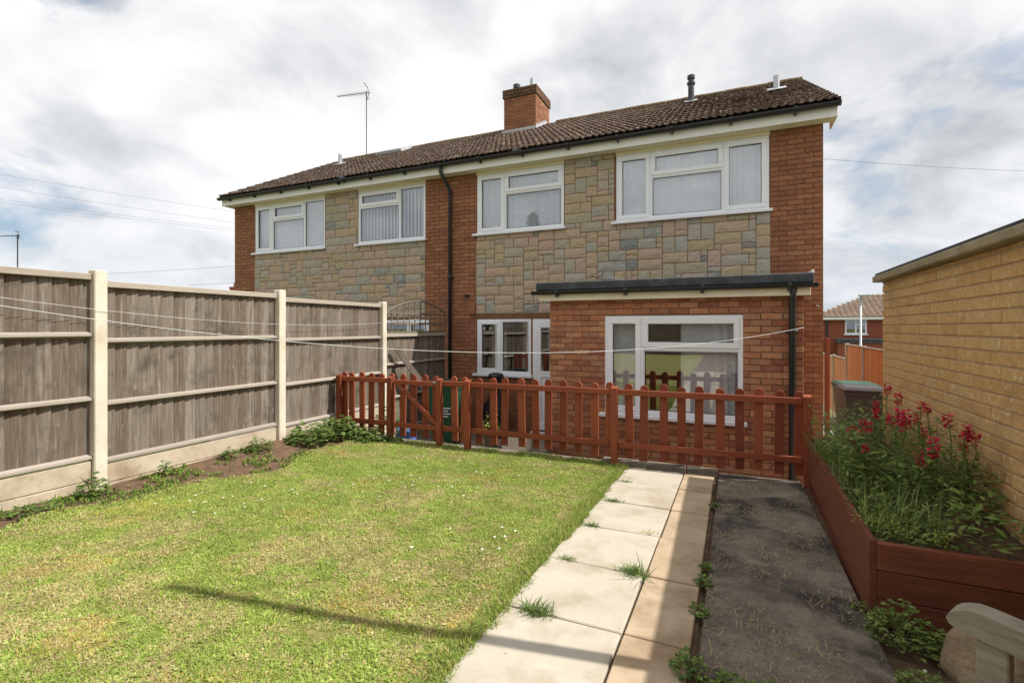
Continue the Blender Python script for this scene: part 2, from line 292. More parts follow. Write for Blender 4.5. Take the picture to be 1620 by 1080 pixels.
# ------------------------------------------------------------------ terrain
def sm(a, b, x):
    t = min(1, max(0, (x-a)/(b-a))); return t*t*(3-2*t)
def zg(x, y):       # garden surface
    z = -1.395 - .034*(y-2)*1.0
    z += .13*sm(-4.3, -5.1, x)*sm(1.5, 4.6, y)
    return z + .008*math.sin(x*2.3+y*1.1) + .006*math.sin(x*1.1-y*2.7)
PATIO = -1.93
def build_ground():
    xs = [-900,-300,-120,-60,-40,-30,-24,-18,-12,-8,-5,0,3,6,10,14,20,30,50,120,300,900]
    ys = [-900,-300,-100,-50,-30,-20,-12,-6,0,5,8,10,12,14,17,20,24,28,34,45,70,140,300,900]
    def h(x, y):
        d = max(0, (y-9)); z = -1.96 - 2.5*sm(10, 30, y)
        if y < 5 and -30 < x < 20: z = -2.3
        z -= 2.2*sm(12, 34, -x-2) if x < -12 else 0
        return z
    vs = [(x, y, h(x, y)) for y in ys for x in xs]; n = len(xs)
    fs = [(j*n+i, j*n+i+1, (j+1)*n+i+1, (j+1)*n+i) for j in range(len(ys)-1) for i in range(n-1)]
    B('ground', MB().add(vs, fs), K['far_ground'], kind='structure', smooth=True)
build_ground()
# drive beside the house and patio behind the fence
B('patio', MB().box(-11.3, 1.22, 5.64, 8.42, -2.1, PATIO), K['paving'], kind='structure')
drv = MB()
nn = 12
vs = []; 
for i in range(nn+1):
    y = 5.64 + i*1.3
    z = -1.94 - 2.5*sm(10, 30, y)
    vs += [(1.24, y, z+.03), (3.0, y, z+.03)]
drv.add(vs, [(2*i, 2*i+1, 2*i+3, 2*i+2) for i in range(nn)])
B('driveway', drv, K['paving'], kind='structure')
# garden block: soil surface with skirts
def grid_surface(x0, x1, y0, y1, nx, ny, f, dz=0.0, skirt=None):
    xs = [x0+(x1-x0)*i/nx for i in range(nx+1)]; ys = [y0+(y1-y0)*j/ny for j in range(ny+1)]
    m = MB(); m.add([(x, y, f(x, y)+dz) for y in ys for x in xs], [(j*(nx+1)+i, j*(nx+1)+i+1, (j+1)*(nx+1)+i+1, (j+1)*(nx+1)+i) for j in range(ny) for i in range(nx)])
    if skirt is not None:
        for (pts) in ([(x, y0) for x in xs], [(x, y1) for x in xs[::-1]], [(x0, y) for y in ys[::-1]], [(x1, y) for y in ys]):
            b = []
            for p in pts: b += [(p[0], p[1], f(*p)+dz), (p[0], p[1], skirt)]
            m.add(b, [(2*i, 2*i+1, 2*i+3, 2*i+2) for i in range(len(pts)-1)])
    return m
B('garden_soil', grid_surface(-5.3, 4.2, -8, 5.52, 60, 80, zg, -.03, -2.4), K['soil'], kind='structure', smooth=False)
def turf_edge(y): return -4.50 + .16*math.sin(y*2.1) + .1*math.sin(y*5.3+1)
XL = -1.045     # left edge of the pale slabs
tm = MB(); nyt = 90; nxt = 40
tv = []
for j in range(nyt+1):
    y = -7.5 + 12.93*j/nyt; a = turf_edge(y)
    for i in range(nxt+1):
        x = a + (XL-.005-a)*i/nxt
        e = .03*sm(0, .15, (x-a))
        tv.append((x, y, zg(x, y) - .028 + e - .012*(i == nxt)))
tm.add(tv, [(j*(nxt+1)+i, j*(nxt+1)+i+1, (j+1)*(nxt+1)+i+1, (j+1)*(nxt+1)+i) for j in range(nyt) for i in range(nxt)])
B('lawn', tm, K['turf'], kind='structure', smooth=True)

# paving: every slab its own piece under the path
path = B('garden_path', grid_surface(XL-.01, -.15, -4, 5.39, 4, 40, zg, -.018), K['soil'], kind='structure')
slope = math.atan(-.034)
for k in range(-7, 5):
    y0 = 2.275 + .625*k; y1 = min(y0+.617, 5.385)
    for (x0, x1, mt, nm) in ((XL, -.463, 'slab', 'slab'), (-.455, -.168, 'slab_small', 'slab')):
        cx, cy = (x0+x1)/2, (y0+y1)/2
        j = Rnd(-.004, .004)
        mb = MB().cbox(x0-cx+Rnd(0, .004), x1-cx-Rnd(0, .004), y0-cy+Rnd(0, .004), y1-cy-Rnd(0, .004), -.04, 0, .005)
        B(nm, mb, K[mt], path, loc=(cx, cy, -1.395-.034*(cy-2)+.012+j), rot=(slope+Rnd(-.004, .004), Rnd(-.004, .004), Rnd(-.004, .004)))
def zc(x, y): return -1.395 - .034*(y-2) + .006 + .006*math.sin(3*x+y*1.7)*math.sin(y*2.2)
cpth = grid_surface(-.13, .60, 2.13, 5.60, 12, 50, zc, 0, -2.0)
B('concrete_path', cpth, K['dark_concrete'], kind='structure', smooth=False)
B('concrete_apron', grid_surface(-.135, .62, -3, 2.08, 12, 40, zc, -.004, -1.7), K['dark_concrete'], kind='structure')
kerb = link('retaining_kerb', None, kind='structure')
xk = -4.95
while xk < -.14:
    w = min(.9, -.135-xk)
    zt = -1.468 if -1.1 < xk+.3 else -1.51
    B('kerb_stone', MB().cbox(xk+.004, xk+w-.004, 5.42+(xk+5)*.02, 5.6, -2.0, zt+Rnd(-.006, .006), .01), K['kerb'], kerb)
    xk += w
# ------------------------------------------------------------------ grass
rng = np.random.default_rng(11)
def vnoise(x, y, s, seed):
    r = np.random.default_rng(seed).random((64, 64))
    X = (x/s) % 64; Y = (y/s) % 64; i = X.astype(int); j = Y.astype(int); fx = X-i; fy = Y-j
    fx = fx*fx*(3-2*fx); fy = fy*fy*(3-2*fy); i1 = (i+1) % 64; j1 = (j+1) % 64
    return (r[i,j]*(1-fx)+r[i1,j]*fx)*(1-fy)+(r[i,j1]*(1-fx)+r[i1,j1]*fx)*fy
def zgv(x, y):
    s = lambda a, b, v: (lambda t: t*t*(3-2*t))(np.clip((v-a)/(b-a), 0, 1))
    return -1.395-.034*(y-2)+.13*s(-4.3, -5.1, x)*s(1.5, 4.6, y)+.008*np.sin(x*2.3+y*1.1)+.006*np.sin(x*1.1-y*2.7)
def scatter_blades(name, x, y, z, L, W, lean, colr, broad, parent=None, mat=None, label=None, cat=None):
    n = len(x); az = rng.random(n)*2*np.pi; dx, dy = np.cos(az), np.sin(az); px, py = -dy, dx
    bend = lean
    tipx = x+dx*L*np.sin(bend); tipy = y+dy*L*np.sin(bend); tipz = z+L*np.cos(bend)+.002
    mf = np.where(broad, .55, .5); mw = np.where(broad, 1.0, .8)
    mx = x+dx*L*np.sin(bend*.7)*mf; my = y+dy*L*np.sin(bend*.7)*mf; mz = z+L*np.cos(bend*.7)*mf+.002
    w = W/2; b0 = np.where(broad, .25, 1.0)
    V = np.empty((n, 5, 3), np.float32)
    V[:,0] = np.stack([x-px*w*b0, y-py*w*b0, z-.004], 1); V[:,1] = np.stack([x+px*w*b0, y+py*w*b0, z-.004], 1)
    V[:,2] = np.stack([mx+px*w*mw, my+py*w*mw, mz], 1); V[:,3] = np.stack([mx-px*w*mw, my-py*w*mw, mz], 1)
    V[:,4] = np.stack([tipx, tipy, tipz], 1)
    me = bpy.data.meshes.new(name); me.vertices.add(n*5); me.vertices.foreach_set('co', V.ravel())
    base = (np.arange(n)*5)[:,None]
    loops = np.concatenate([base+np.array([[0,1,2,3]]), base+np.array([[3,2,4]])], 1).ravel().astype(np.int32)
    me.loops.add(n*7); me.loops.foreach_set('vertex_index', loops)
    st = np.empty(n*2, np.int32); st[0::2] = np.arange(n)*7; st[1::2] = np.arange(n)*7+4
    me.polygons.add(n*2); me.polygons.foreach_set('loop_start', st)
    me.update(calc_edges=True)
    at = me.attributes.new('tint', 'FLOAT_COLOR', 'POINT')
    C = np.ones((n, 5, 4), np.float32); C[:,:,:3] = colr[:,None,:]
    at.data.foreach_set('color', C.ravel())
    return link(name, me, mat or K['grass'], parent, kind='stuff', label=label, cat=cat)
def grass_cols(x, y, n):
    dry = vnoise(x, y, .5, 3)*.42+vnoise(x, y, .17, 4)*.36+vnoise(x, y, .06, 5)*.34
    moss = vnoise(x+9, y, .4, 8)*.6+vnoise(x, y+3, .12, 9)*.4
    r = rng.random(n)
    g = np.array([S(138,156,68), S(150,168,78), S(162,177,94), S(126,146,62), S(172,182,106)], np.float32)[rng.integers(0, 5, n)]
    d = np.array([S(190,178,126), S(180,164,112), S(166,146,104), S(196,186,138)], np.float32)[rng.integers(0, 4, n)]
    mo = np.array([S(178,158,80), S(168,160,80), S(184,166,96)], np.float32)[rng.integers(0, 3, n)]
    nearf = np.clip((4.4-y)/2.8, 0, 1)
    pd = np.clip((dry-.60+.08*nearf)*2.6+.22, .08, .74)
    pm = np.clip((moss-.64+.05*nearf)*2.6, 0, .36)
    c = np.where((r < pd)[:,None], d, g); c = np.where(((r > pd) & (r < pd+pm))[:,None], mo, c)
    cl = vnoise(x, y, .055, 61)*.5+vnoise(x, y, .21, 63)*.5
    return c*((0.92+.22*rng.random(n))*(.80+.44*cl))[:,None]
n = 520000
u = rng.random(n)
y = .75 + 4.66*u**1.25
a = -4.50 + .16*np.sin(y*2.1) + .1*np.sin(y*5.3+1)
x = a + (XL+.0-a)*rng.random(n)
keep = rng.random(n) < np.clip((vnoise(x, y, .05, 21)*.45+vnoise(x, y, .13, 22)*.35+vnoise(x, y, .4, 23)*.2-.22)*4.2, .10, 1)
keep &= rng.random(n) < np.clip((x-a)/.35+.18, 0, 1)
x, y = x[keep], y[keep]; n = len(x)
broad = rng.random(n) < .28
z = zgv(x, y)+.0
cl = vnoise(x, y, .055, 61)*.6+vnoise(x, y, .14, 62)*.4
L = np.where(broad, .010+.014*rng.random(n), .010+.022*rng.random(n)**1.6)*(.4+1.15*cl)
W = np.where(broad, .007+.007*rng.random(n), .0022+.0022*rng.random(n))*(1+.10*(y-1))
lean = np.where(broad, 1.0+.5*rng.random(n), .35+1.05*rng.random(n))
scatter_blades('grass', x, y, z, L, W, lean, grass_cols(x, y, n), broad, label='short patchy lawn grass with dry straw patches', cat='grass')
# longer fringe at the path edge and along the fence kerb
n = 13000
y1 = .8+4.6*rng.random(n); x1 = XL - .005 - .12*rng.random(n)**1.5 + .075*np.clip(vnoise(y1, y1*0, .09, 31)*.6+vnoise(y1, y1*0+5, .3, 32)*.6-.25, 0, 1)
k1 = vnoise(y1, y1*0+2, .2, 33) > .22
n2_ = 9000
x2 = -4.3+3.45*rng.random(n2_); y2 = 5.30+.20*rng.random(n2_)
k2 = vnoise(x2, x2*0+2, .25, 35) > .3
x = np.concatenate([x1[k1], x2[k2]]); y = np.concatenate([y1[k1], y2[k2]]); n = len(x)
scatter_blades('long_grass', x, y, zgv(x, y), .02+.05*rng.random(n)**2.2, .003+.002*rng.random(n), .4+1.0*rng.random(n),
    np.array([S(128,152,64), S(152,172,86), S(190,180,118), S(116,140,62)], np.float32)[rng.integers(0, 4, n)], rng.random(n) < .1, label='longer grass fringe along path edge and fence kerb', cat='grass')
# small weeds creeping over the bare soil by the fence
n = 9000
y = .9+4.4*rng.random(n); x = -5.07+.75*rng.random(n)**1.1
k = (vnoise(x, y, .22, 41)*.6+vnoise(x, y, .08, 42)*.4) > .60
x, y = x[k], y[k]; n = len(x)
scatter_blades('ground_weeds', x, y, zgv(x, y)-.02, .015+.035*rng.random(n), .008+.010*rng.random(n), .5+.9*rng.random(n),
    np.array([S(96,128,52), S(122,146,66), S(84,108,48), S(146,150,84)], np.float32)[rng.integers(0, 4, n)], rng.random(n) < .8, label='low weeds creeping over bare soil strip', cat='weeds')
# straw litter on the dark concrete
n = 2600
x = -.12+.7*rng.random(n); y = 1.2+4.1*rng.random(n)
k = vnoise(x, y, .25, 51) > .45
x, y = x[k], y[k]; n = len(x)
scatter_blades('straw_litter', x, y, np.full(n, 0)-1.395-.034*(y-2)+.012, .02+.05*rng.random(n)**2, .0022+.0014*rng.random(n), np.full(n, 1.5),
    np.array([S(176,156,112), S(150,128,92), S(198,182,144)], np.float32)[rng.integers(0, 3, n)], rng.random(n) < .05, label='dry clippings scattered over the dark concrete path', cat='litter')
# daisies
dm = MB()
for i in range(110):
    x = Rnd(-4.2, -1.3); y = Rnd(2.4, 5.2)
    if math.sin(x*2.2+1)*math.sin(y*1.9) < .0: continue
    r = Rnd(.006, .010); z = zg(x, y)+Rnd(.025, .045); t = Rnd(0, 6)
    dm.add([(x+r*math.cos(t+k*1.047), y+r*math.sin(t+k*1.047), z) for k in range(6)], [(0,1,2,3,4,5)])
B('daisies', dm, K['daisy'], kind='stuff', label='tiny white daisies dotted through the lawn', cat='daisies')

# ------------------------------------------------------------------ piece layouts
def clip_rects(rects, openings):
    out = []
    for r in rects:
        parts = [r]
        for o in openings:
            nxt = []
            for p in parts:
                x0, x1, z0, z1 = p; a0, a1, b0, b1 = o
                if x1 <= a0 or x0 >= a1 or z1 <= b0 or z0 >= b1: nxt.append(p); continue
                if x0 < a0: nxt.append((x0, a0, z0, z1))
                if x1 > a1: nxt.append((a1, x1, z0, z1))
                if z0 < b0: nxt.append((max(x0, a0), min(x1, a1), z0, b0))
                if z1 > b1: nxt.append((max(x0, a0), min(x1, a1), b1, z1))
            parts = nxt
        out += parts
    return [p for p in out if p[1]-p[0] > .025 and p[3]-p[2] > .02]
def brick_rects(x0, x1, z0, z1, openings=(), z_base=None, L=.215, H=.065, J=.01):
    out = []; zb = PATIO if z_base is None else z_base
    k = math.floor((z0-zb)/(H+J)) ; z = zb + k*(H+J)
    while z < z1-.01:
        xs = x0 - (.5*(L+J) if k % 2 else 0)
        while xs < x1:
            a, b = max(xs, x0), min(xs+L, x1)
            zz0, zz1 = max(z, z0), min(z+H, z1)
            if b-a > .03 and zz1-zz0 > .015: out.append((a, b, zz0, zz1))
            xs += L+J
        z += H+J; k += 1
    return clip_rects(out, openings)
def stone_rects(x0, x1, z0, z1, openings, rs, uw=.098, uh=.088):
    nx = max(1, round((x1-x0)/uw)); nz = max(1, round((z1-z0)/uh)); uw = (x1-x0)/nx; uh = (z1-z0)/nz
    used = [[False]*nx for _ in range(nz)]
    for j in range(nz):
        for i in range(nx):
            X, Z = x0+(i+.5)*uw, z0+(j+.5)*uh
            for (a0, a1, b0, b1) in openings:
                if a0 < X < a1 and b0 < Z < b1: used[j][i] = True
    sizes = [(4,2)]*9+[(3,2)]*7+[(2,2)]*6+[(2,3)]*2+[(5,2)]*3+[(3,1)]*2+[(2,1)]*3+[(1,2)]*1
    out = []
    for j in range(nz):
        for i in range(nx):
            if used[j][i]: continue
            for _ in range(10):
                w, h = rs.choice(sizes)
                if i+w > nx or j+h > nz: continue
                if any(used[j+b][i+a] for a in range(w) for b in range(h)): continue
                break
            else:
                w = 1
                while w < 3 and i+w < nx and not used[j][i+w]: w += 1
                h = 1
            for a in range(w):
                for b in range(h): used[j+b][i+a] = True
            out.append((x0+i*uw, x0+(i+w)*uw, z0+j*uh, z0+(j+h)*uh))
    return clip_rects(out, openings)
_pc = {}
def piece_mesh(nm, w, h, d, c, mat, var=0):
    key = (nm, round(w, 2), round(h, 3), d, var)
    if key not in _pc:
        me = MB().cbox(-w/2, w/2, 0, d, -h/2, h/2, c).mesh(nm)
        rs = random.Random(hash(key) % 9999)
        for v in me.vertices:
            if v.co.y < d*.5: v.co.y += rs.uniform(-1, 1)*.0015
            v.co.x += rs.uniform(-1, 1)*.0015; v.co.z += rs.uniform(-1, 1)*.0012
        me.materials.append(mat); _pc[key] = me
    return _pc[key]
def rough_stone(mb, w, h, d, loc, rs):
    nx = max(2, round(w/.07)); nz = max(2, round(h/.06)); e = .006; vs = []
    for j in range(nz+1):
        for i in range(nx+1):
            inner = 0 < i < nx and 0 < j < nz
            x = -w/2+w*i/nx + (rs.uniform(-.3, .3)*w/nx if inner else rs.uniform(-.002, .002)); z = -h/2+h*j/nz + (rs.uniform(-.3, .3)*h/nz if inner else rs.uniform(-.002, .002))
            vs.append((x, rs.uniform(-.012, -.001) if inner else rs.uniform(.003, .007), z))
    fs = [(j*(nx+1)+i, j*(nx+1)+i+1, (j+1)*(nx+1)+i+1, (j+1)*(nx+1)+i) for j in range(nz) for i in range(nx)]
    ring = [i for i in range(nx+1)]+[j*(nx+1)+nx for j in range(1, nz+1)]+[nz*(nx+1)+i for i in range(nx-1, -1, -1)]+[j*(nx+1) for j in range(nz-1, 0, -1)]
    b = len(vs); vs += [(vs[k][0], d, vs[k][2]) for k in ring]; n = len(ring)
    fs += [(ring[(k+1) % n], ring[k], b+k, b+(k+1) % n) for k in range(n)]
    mb.add([(x+loc[0], y+loc[1], z+loc[2]) for x, y, z in vs], fs)
def lay_stones(rects, Y, mat, parent, gap, d, limit):
    rects = sorted(rects, key=lambda r: -((r[1]-r[0])*(r[3]-r[2])) / (abs(r[0])+8)**2); rest = MB(); rs = random.Random(77); cache = {}
    for i, (a, b, z0, z1) in enumerate(rects):
        w, h = b-a-gap, z1-z0-gap; c_ = ((a+b)/2, Y+rs.uniform(-.005, .005), (z0+z1)/2)
        if i < limit:
            key = (round(w, 3), round(h, 3), rs.randint(0, 2))
            if key not in cache:
                m = MB(); rough_stone(m, w, h, d, (0, 0, 0), rs); cache[key] = m.mesh('stone'); cache[key].materials.append(mat)
            link('stone', cache[key], None, parent, loc=c_)
        else: rough_stone(rest, w, h, d, c_, rs)
    if rest.v: B('stonework', rest, mat, parent, kind='stuff')
def lay_pieces(nm, rects, Y, mat, parent, gap=.0, d=.035, c=.003, limit=0, key=None, jit=.002, axis='y', stuff='stuff'):
    """pieces on a wall face: front at Y, facing -Y (axis 'y') or at X facing -X (axis 'x')"""
    rects = sorted(rects, key=key or (lambda r: 0))
    rest = MB()
    for i, (a, b, z0, z1) in enumerate(rects):
        w, h = b-a-gap, z1-z0-gap; cx, cz = (a+b)/2, (z0+z1)/2; o = Rnd(-jit, jit)
        if i < limit:
            me = piece_mesh(nm, round(w, 2) if gap == 0 else w, h, d, c, mat, random.randint(0, 2))
            if axis == 'y': link(nm, me, None, parent, loc=(cx, Y+o, cz), rot=(Rnd(-.006, .006), Rnd(-.006, .006), 0))
            else: link(nm, me, None, parent, loc=(Y+o, cx, cz), rot=(0, 0, R(-90)))
        else:
            if axis == 'y': rest.cbox(cx-w/2, cx+w/2, Y+o, Y+d, cz-h/2, cz+h/2, c)
            else: rest.cbox(Y+o, Y+d, cx-w/2, cx+w/2, cz-h/2, cz+h/2, c)
    if rest.v: B(stuff, rest, mat, parent, kind='stuff')
def wall_boxes(mb, x0, x1, y0, y1, z0, z1, openings, axis='y'):
    xs = sorted({x0, x1, *[min(max(o[k], x0), x1) for o in openings for k in (0, 1)]})
    zs = sorted({z0, z1, *[min(max(o[k], z0), z1) for o in openings for k in (2, 3)]})
    for i in range(len(xs)-1):
        j = 0
        while j < len(zs)-1:
            def free(jj):
                X, Z = (xs[i]+xs[i+1])/2, (zs[jj]+zs[jj+1])/2
                return not any(o[0] < X < o[1] and o[2] < Z < o[3] for o in openings)
            if not free(j): j += 1; continue
            k = j
            while k+1 < len(zs)-1 and free(k+1): k += 1
            if axis == 'y': mb.box(xs[i], xs[i+1], y0, y1, zs[j], zs[k+1])
            else: mb.box(y0, y1, xs[i], xs[i+1], zs[j], zs[k+1])
            j = k+1

# ------------------------------------------------------------------ house
YF = 8.42; XC = -5.03; XR = 1.20; XW = -11.26; YE = 6.41
SOF = 2.965
house = thing('semi_detached_house', 'brick and stone-clad semi-detached house pair with brown tiled roof', 'house')
mir = lambda a, b: (2*XC-b, 2*XC-a)
W1 = (-1.81, .50, 1.79, 2.905); W2 = (-4.48, -2.74, 1.79, 2.905)
W3 = (-10.53, -8.32, 1.79, 2.905); W4 = (-7.37, -5.66, 1.79, 2.905)
W5 = (-4.48, -3.37, -.87, .157); DR = (-3.335, -2.42, -1.88, .157)
W5m = (*mir(W5[0], W5[1]), W5[2], W5[3]); DRm = (*mir(DR[0], DR[1]), DR[2], DR[3])
heads = [(w[0], w[1], w[3], SOF) for w in (W1, W2, W3, W4)]
openings = [W1, W2, W3, W4, W5, DR, W5m, DRm]
core = MB()
wall_boxes(core, XW, XR, YF+.012, YF+.28, -2.1, SOF+.25, openings)
core.box(XW, XW+.28, YF+.28, 16.4, -2.1, SOF+.25); core.box(XR-.28, XR, YF+.28, 16.4, -4.5, SOF+.25)
core.box(XW+.28, XR-.28, 16.12, 16.4, -4.5, SOF+.25)
for xg in (XW, XR-.28):
    core.prism([(YF+.012, SOF+.25), (16.4, SOF+.25), (12.4, 5.2)], 0, xg, xg+.28)
wall = B('wall', core, K['mortar'], house)
# brick piers, brick ground floor, stone panels
PIERS = [(.52, XR), (-5.66, -4.50), (XW, -10.55)]
allop = openings + heads
br = []
for (a, b) in PIERS: br += brick_rects(a, b, -1.93, SOF, allop)
br += brick_rects(-4.50, -2.29, -1.93, .16, allop+[(-4.6, -2.2, .157, .3)])
br += brick_rects(-10.55, -5.66, -1.93, .2, allop)
br = [r for r in br if not (r[0] > -2.29 and r[1] < .8 and r[3] < .5)]
lay_pieces('brick', br, YF, K['brick'], wall, limit=0, stuff='brickwork')
rs = random.Random(5)
st = stone_rects(-4.50, .52, .26, SOF, [W1, W2]+heads, rs)
st = [r for r in st if not (r[0] > -2.25 and r[3] < .62)]
st2 = stone_rects(-10.55, -5.66, .2, SOF, [W3, W4]+heads, random.Random(9))
lay_stones(st+st2, YF-.010, K['stone'], wall, .011, .05, 300)
sc_m = MB()
wall_boxes(sc_m, -4.50, .52, YF+.002, YF+.02, .25, SOF, [W1, W2]+heads); wall_boxes(sc_m, -10.55, -5.66, YF+.002, YF+.02, .19, SOF, [W3, W4]+heads)
B('stone_backing', sc_m, K['stone_mortar'], wall)
B('lintel', MB().cbox(-4.62, -2.29, YF-.006, YF+.1, .160, .252, .004), K['stone_mortar'], wall)
B('lintel', MB().cbox(-7.8, -5.45, YF-.006, YF+.1, .160, .2, .004), K['stone_mortar'], wall)
for i, w in enumerate((W1, W2, W3, W4)):
    B('head_board', MB().cbox(w[0]-.01, w[1]+.01, YF-.012, YF+.1, w[3]+.001, SOF-.001, .003), K['soffit'], wall)
# interior: floors and partition so that the rooms read dark
B('interior_floor', MB().box(XW+.29, XR-.29, YF+.29, 16.1, .55, .75), K['room'], house)
B('interior_wall', MB().box(XW+.29, XR-.29, 11.2, 11.3, -2.0, SOF+.1).box(XC-.05, XC+.05, YF+.29, 11.2, -2, SOF+.1), K['room'], house)
B('ground_floor', MB().box(XW+.29, XR-.29, YF+.29, 16.1, -2.0, -1.86), K['room'], house)
B('ceiling', MB().box(XW+.29, XR-.29, YF+.29, 16.1, SOF+.12, SOF+.2), K['room'], house)

def window(Y, w, cells, parent=house, sill=True, name='window', fb=.045, sillext=.07):
    """cells: (x0,x1,z0,z1 as fractions, opener, vent)"""
    x0, x1, z0, z1 = w; fr = MB(); y0, y1 = Y+.0, Y+.07
    fr.cbox(x0, x1, y0, y1, z1-fb, z1, .004); fr.cbox(x0, x1, y0, y1, z0, z0+fb, .004)
    fr.cbox(x0, x0+fb, y0+.001, y1, z0+fb, z1-fb, .004); fr.cbox(x1-fb, x1, y0+.001, y1, z0+fb, z1-fb, .004)
    o = B(name, fr, K['upvc'], parent)
    W, H = x1-x0-2*fb, z1-z0-2*fb; bars = MB(); xb = x0+fb; zb = z0+fb
    done = set()
    for (a, b, c, d, op, vent) in cells:
        cx0, cx1, cz0, cz1 = xb+a*W, xb+b*W, zb+c*H, zb+d*H
        hb = .022
        if a > 0 and ('v', a, c) not in done: bars.cbox(cx0-hb, cx0+hb, y0+.002, y1-.002, cz0-(hb if c > 0 else 0)*0, cz1, .003); done.add(('v', a, c))
        if c > 0: bars.cbox(cx0+(hb if a > 0 else 0), cx1-(hb if b < 1 else 0), y0+.0025, y1-.002, cz0-hb, cz0+hb, .003)
        e = lambda t, lim: hb if lim else 0
        cx0 += hb if a > 0 else 0; cx1 -= hb if b < 1 else 0; cz0 += hb if c > 0 else 0; cz1 -= hb if d < 1 else 0
        if op:
            s = MB(); t = .058; q0, q1 = y0-.014, y0+.05; g = .002
            s.cbox(cx0-.01, cx1+.01, q0, q1, cz1-t, cz1+.01, .006); s.cbox(cx0-.01, cx1+.01, q0, q1, cz0-.01, cz0+t, .006)
            s.cbox(cx0-.01, cx0+t, q0+.0005, q1, cz0+t, cz1-t, .006); s.cbox(cx1-t, cx1+.01, q0+.0005, q1, cz0+t, cz1-t, .006)
            B('sash', s, K['upvc'], o)
            if vent:
                L = min(.26, (cx1-cx0)*.6); m = (cx0+cx1)/2-.03
                B('trickle_vent', MB().cbox(m-L/2, m+L/2, q0-.008, q0+.004, cz1-.045, cz1-.022, .003).box(m-L/2+.01, m+L/2-.01, q0-.0085, q0-.0075, cz1-.041, cz1-.037), K['upvc'], o)
            cx0 += t; cx1 -= t; cz0 += t; cz1 -= t
        else:
            s = MB(); t = .014; q0, q1 = y0+.012, y0+.045
            s.cbox(cx0, cx1, q0, q1, cz1-t, cz1, .003); s.cbox(cx0, cx1, q0, q1, cz0, cz0+t, .003); s.cbox(cx0, cx0+t, q0+.0005, q1, cz0+t, cz1-t, .003); s.cbox(cx1-t, cx1, q0+.0005, q1, cz0+t, cz1-t, .003)
            B('glazing_bead', s, K['upvc'], o)
            cx0 += t; cx1 -= t; cz0 += t; cz1 -= t
        gk = MB(); t = .006; gy0, gy1 = y0+.014, y0+.03
        gk.box(cx0-.002, cx1+.002, gy0, gy1, cz1-t, cz1+.002); gk.box(cx0-.002, cx1+.002, gy0, gy1, cz0-.002, cz0+t)
        gk.box(cx0-.002, cx0+t, gy0, gy1, cz0+t, cz1-t); gk.box(cx1-t, cx1+.002, gy0, gy1, cz0+t, cz1-t)
        B('gasket', gk, K['gasket'], o)
        B('pane', MB().add([(cx0, y0+.026, cz0), (cx1, y0+.026, cz0), (cx1, y0+.026, cz1), (cx0, y0+.026, cz1)], [(0, 1, 2, 3)]), K['glass'], o)
    if bars.v: B('mullion', bars, K['upvc'], o)
    if sill:
        B('sill', MB().cbox(x0-sillext, x1+sillext*.6, Y-.075, Y+.03, z0-.034, z0-.002, .006).box(x0-sillext, x1+sillext*.6, Y-.075, Y-.066, z0-.046, z0-.034), K['upvc'], o)
    return o
window(YF, W1, [(0, .235, 0, 1, 1, 1), (.235, .735, 0, .64, 0, 0), (.235, .735, .64, 1, 1, 0), (.735, 1, 0, 1, 1, 1)])
window(YF, W2, [(0, .325, 0, 1, 1, 1), (.325, 1, 0, .66, 0, 0), (.325, 1, .66, 1, 1, 0)])
window(YF, W3, [(0, .25, 0, 1, 1, 0), (.25, .73, 0, .68, 0, 0), (.25, .73, .68, 1, 1, 0), (.73, 1, 0, 1, 0, 0)])
window(YF, W4, [(0, .64, 0, .72, 0, 0), (0, .64, .72, 1, 1, 0), (.64, 1, 0, 1, 0, 0)])
window(YF, W5, [(0, .45, 0, 1, 1, 1), (.45, 1, 0, 1, 0, 0)])
window(YF, W5m, [(0, .55, 0, 1, 0, 0), (.55, 1, 0, 1, 1, 0)])
def door(w, Y, flip=False):
    x0, x1, z0, z1 = w
    o = B('door', MB().cbox(x0, x0+.06, Y, Y+.07, z0, z1, .004).cbox(x1-.06, x1, Y, Y+.07, z0, z1, .004).cbox(x0+.06, x1-.06, Y+.001, Y+.07, z1-.06, z1, .004), K['upvc'], house)
    a, b, c, d = x0+.062, x1-.062, z0+.03, z1-.062; t = .1; mid = c+.95
    lf = MB()
    for q in ((a, a+t, c, d), (b-t, b, c, d)): lf.cbox(q[0], q[1], Y-.012, Y+.05, q[2], q[3], .006)
    for q in ((c, c+.13), (mid, mid+.11), (d-t, d)): lf.cbox(a+t, b-t, Y-.0115, Y+.05, q[0], q[1], .006)
    lf.cbox(a+t, b-t, Y+.01, Y+.04, c+.13, mid, .002)
    lf.cbox(a+t+.05, b-t-.05, Y+.001, Y+.03, c+.19, mid-.06, .008)
    B('leaf', lf, K['upvc'], o)
    B('pane', MB().add([(a+t, Y+.02, mid+.11), (b-t, Y+.02, mid+.11), (b-t, Y+.02, d-t), (a+t, Y+.02, d-t)], [(0,1,2,3)]), K['glass'], o)
    hx = a+.05 if flip else b-.05
    B('handle', MB().cbox(hx-.016, hx+.016, Y-.022, Y-.011, mid-.08, mid+.14, .004).cbox(hx-.012, hx+.1*(1 if flip else -1), Y-.055, Y-.04, mid+.07, mid+.088, .004).cbox(hx-.01, hx+.01, Y-.05, Y-.02, mid+.07, mid+.088, .003), K['metal'], o)
    B('threshold', MB().cbox(x0-.02, x1+.02, Y-.07, Y+.07, z0-.05, z0, .005), K['white_old'], o)
door(DR, YF); door(DRm, YF, True)
